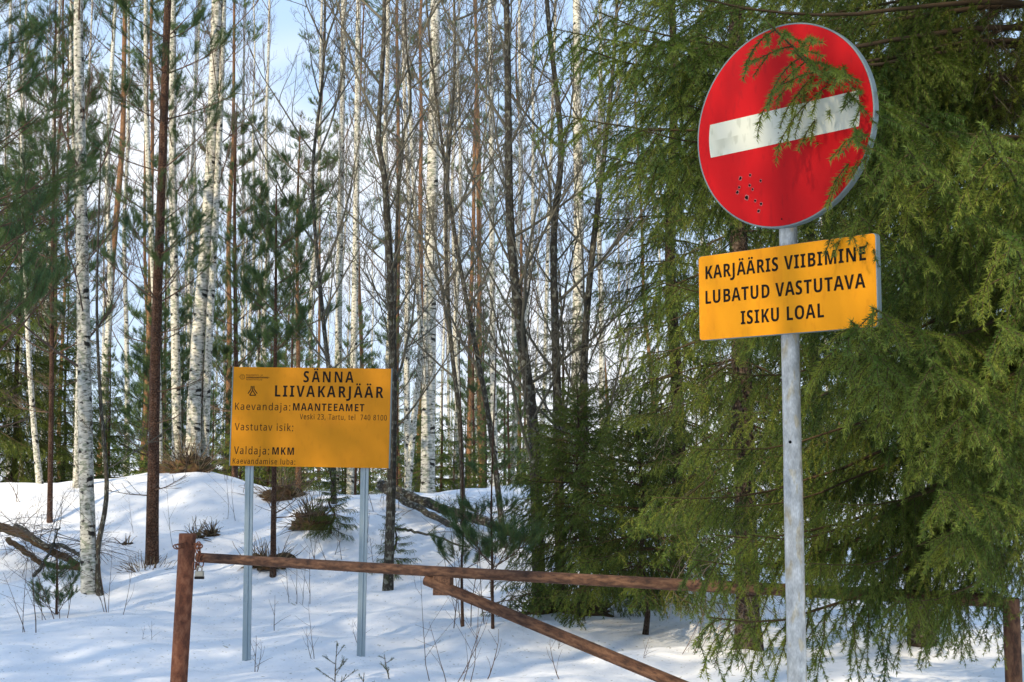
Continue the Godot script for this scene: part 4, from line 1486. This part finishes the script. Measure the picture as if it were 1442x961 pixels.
func make_small_things() -> void:
	rng.seed = 828
	seedling("many-branched spruce seedling in front of the board's right post", 470, 968, 8.2, 0.36, 0.05)
	seedling("low thin spruce seedling beside the many-branched one", 508, 985, 8.0, 0.23, 0.1)
	seedling("small spruce seedling standing alone past the board's right post", 549, 956, 8.6, 0.19, -0.2)
	fallen("rotten fallen log with broken branches beside the spotted birch", [[-30, 735, 15.0], [30, 752, 14.8], [70, 775, 14.5], [118, 800, 14.2]], 0.06, 0.035, 26)
	fallen("thin dead stem lying under the rotten log", [[10, 760, 14.6], [60, 795, 14.3], [112, 803, 14.0]], 0.035, 0.02, 8, "dead_log")
	fallen("forked broken limb of driftwood grey lying across the rotten log", [[22, 742, 14.9], [62, 768, 14.5], [92, 770, 14.3], [116, 786, 14.0]], 0.035, 0.018, 12, "dead_log", "alder_bark")
	fallen("thin snapped limb propped against the rotten log", [[48, 812, 13.9], [70, 778, 14.3], [84, 742, 14.5]], 0.022, 0.008, 8, "dead_log", "alder_bark")
	fallen("long mossy trunk fallen down the bank behind the board", [[535, 683, 17.6], [610, 712, 16.8], [690, 738, 15.8], [770, 772, 14.6]], 0.075, 0.045, 10, "fallen_tree", "alder_bark")
	fallen("thinner dead trunk fallen beside the long mossy one", [[545, 692, 17.2], [600, 722, 16.4], [640, 742, 15.6], [672, 766, 14.8]], 0.05, 0.03, 9, "fallen_tree", "alder_bark")
	fallen("pale broken stick lying below the fallen trunks", [[550, 742, 15.4], [600, 752, 15.0], [660, 772, 14.4]], 0.018, 0.010, 4, "dead_log", "alder_bark")
	root_mound("big brown root mound under the birch clump", 262, 690, 18.5, 0.78, 0.62, 60, "root_mound", 0.5)
	root_mound("dark root stub poking from the snow behind the gate post", 272, 765, 15.6, 0.30, 0.20, 14, "root_mound", 0.28)
	root_mound("small dark root tuft beside the larger root stub", 298, 766, 15.7, 0.22, 0.20, 12, "root_mound", 0.2)
	root_mound("brown root heap behind the barrier and the board's left post", 375, 812, 14.9, 0.62, 0.32, 34, "root_mound", 0.35)
	root_mound("brown root mound behind the board's lower edge", 400, 722, 17.4, 0.66, 0.42, 40, "root_mound", 0.5)
	root_mound("brown brush heap beside the little spruce", 440, 770, 15.9, 0.5, 0.5, 55, "root_mound", 0.45)
	root_mound("wide dark root mass at the foot of the grey alders", 790, 850, 12.8, 0.95, 0.42, 46, "root_mound", 0.5)
	root_mound("small bark lump on the bank beside the red-brown pine", 177, 790, 15.4, 0.16, 0.13, 4, "root_mound", 0.15)
	root_mound("mossy litter ring at the red-brown pine's foot", 206, 816, 14.6, 0.55, 0.10, 22, "root_mound", 0.25)
	# bare shoots
	var g := "bare shoots standing in the snow"
	twigs("tall bare sapling with two side shoots before the spotted birch", 150, 862, 12.4, [[0, 0, 1.15, 0.02, 0], [0.02, 0.02, 0.8, 0.25, 0.1], [-0.02, 0, 0.6, -0.25, 0]], g)
	twigs("bundle of thin bare stems in front of the rotten log", 78, 862, 11.8, [[0, 0, 1.0, -0.12, 0], [0.05, 0.02, 0.9, 0.05, 0], [-0.06, 0.03, 0.7, -0.25, 0.1], [0.1, 0, 0.6, 0.2, 0], [-0.1, 0.05, 0.55, 0, 0.1]], g)
	twigs("three bare stems leaning over the rotten log's broken end", 32, 886, 11.0, [[0, 0, 0.9, 0.12, 0], [0.03, 0, 0.6, -0.2, 0], [0.15, 0.1, 0.8, 0.05, 0]], g)
	twigs("single slanting bare stem beside the red-brown pine", 172, 868, 11.9, [[0, 0, 0.55, 0.45, 0]], g)
	twigs("small forked twig in front of the board's left post", 359, 930, 9.3, [[0, 0, 0.36, 0.03, 0], [0.004, 0, 0.27, 0.75, 0]], g)
	twigs("crooked twig with side shoot between the board's posts", 443, 908, 9.9, [[0, 0, 0.50, -0.12, 0], [-0.01, 0, 0.28, -0.8, 0]], g)
	twigs("thin bare stem between the board and the gusset", 386, 878, 11.6, [[0, 0, 0.42, 0.0, 0]], g)
	twigs("bent twig beside the board's right post", 505, 890, 10.4, [[0, 0, 0.30, -0.15, 0], [0, 0, 0.22, -0.9, 0]], g)
	twigs("wide thin shrub arching over the snow under the brace", 640, 958, 8.7, [[-0.16, 0, 0.75, -0.55, 0], [-0.05, 0, 0.5, -0.2, 0.1], [0.05, 0, 0.62, 0.28, 0], [0.10, 0.05, 0.75, 0.5, 0.1], [0.0, 0.1, 0.55, 0.9, 0], [0.2, 0, 0.4, 0.9, 0]], g)
	twigs("tight group of thin dark stems behind the gusset", 650, 890, 11.2, [[0, 0, 1.0, 0.02, 0], [0.08, 0.03, 1.15, 0.0, 0], [0.2, 0, 1.2, -0.02, 0], [-0.07, 0.02, 0.8, 0.05, 0], [0.28, 0.05, 0.9, 0.08, 0]], g)
	twigs("lone thin stem between the brace and the young spruces", 786, 900, 10.6, [[0, 0, 0.22, 0.02, 0], [0, 0, 0.12, 0.4, 0]], g)
	twigs("tiny forked stem in the sunlit snow near the brace", 906, 928, 9.6, [[0, 0, 0.22, 0.0, 0], [0.002, 0, 0.16, 0.25, 0]], g)
	twigs("low curved twig lying beside the wide thin shrub", 790, 955, 8.6, [[0, 0, 0.32, -0.9, 0]], g)
	twigs("dark bent twigs under the drooping spruce bough", 958, 905, 9.8, [[0, 0, 0.5, 0.9, 0], [0.1, 0, 0.6, 0.5, 0], [0.25, 0, 0.5, 0.1, 0]], g)
	twigs("two short bare stems near the leaning gate post", 200, 905, 10.6, [[0, 0, 0.18, 0.1, 0], [0.08, 0, 0.22, -0.1, 0]], g)
	twigs("thin stems behind the barrier beside the brown root heap", 418, 826, 13.8, [[0, 0, 0.6, 0.05, 0], [0.06, 0, 0.5, 0.1, 0], [-0.08, 0, 0.55, -0.05, 0], [0.14, 0, 0.7, 0.0, 0]], g)
	twigs("arching dead stems on the bank behind the chain", 320, 745, 16.4, [[0, 0, 0.8, 0.35, 0], [0.1, 0, 0.6, -0.4, 0], [0.6, 0, 0.9, -0.4, 0]], g)
	# scattered shoots on the bank
	for i in 22:
		var px := rr(-10, 700)
		var d := rr(14.2, 18.5)
		var st := []
		for k in 1 + rng.randi() % 3:
			st.append([rr(-0.1, 0.1), rr(-0.1, 0.1), rr(0.35, 0.95), rr(-0.35, 0.35), rr(-0.2, 0.2)])
		twigs("thin leafless shoots scattered on the snowy bank", px, 600, d, st, "shoots on the snowy bank")
	# young pines in front of the fallen trunks
	pine_tree("thin young pine sapling in front of the fallen trunks", v2([694, 900, 693, 780, 692, 700]), 11.0, 5, 1.5, 0.35, 0.4, Vector2(0.3, 0.6), "pine_bark", "", false, 0.27)
	pine_tree("soft young pine sapling close to the barrier's gusset", v2([652, 895, 650, 800, 652, 730]), 11.3, 5, 1.25, 0.6, 0.5, Vector2(0.3, 0.55), "pine_bark", "", false, 0.30)
	pine_tree("small pine seedling among the bare stems by the log", v2([80, 850, 80, 800, 80, 770]), 12.2, 4, 0.6, 0.15, 0.1, Vector2(0.2, 0.35), "pine_bark", "", false, 0.2)
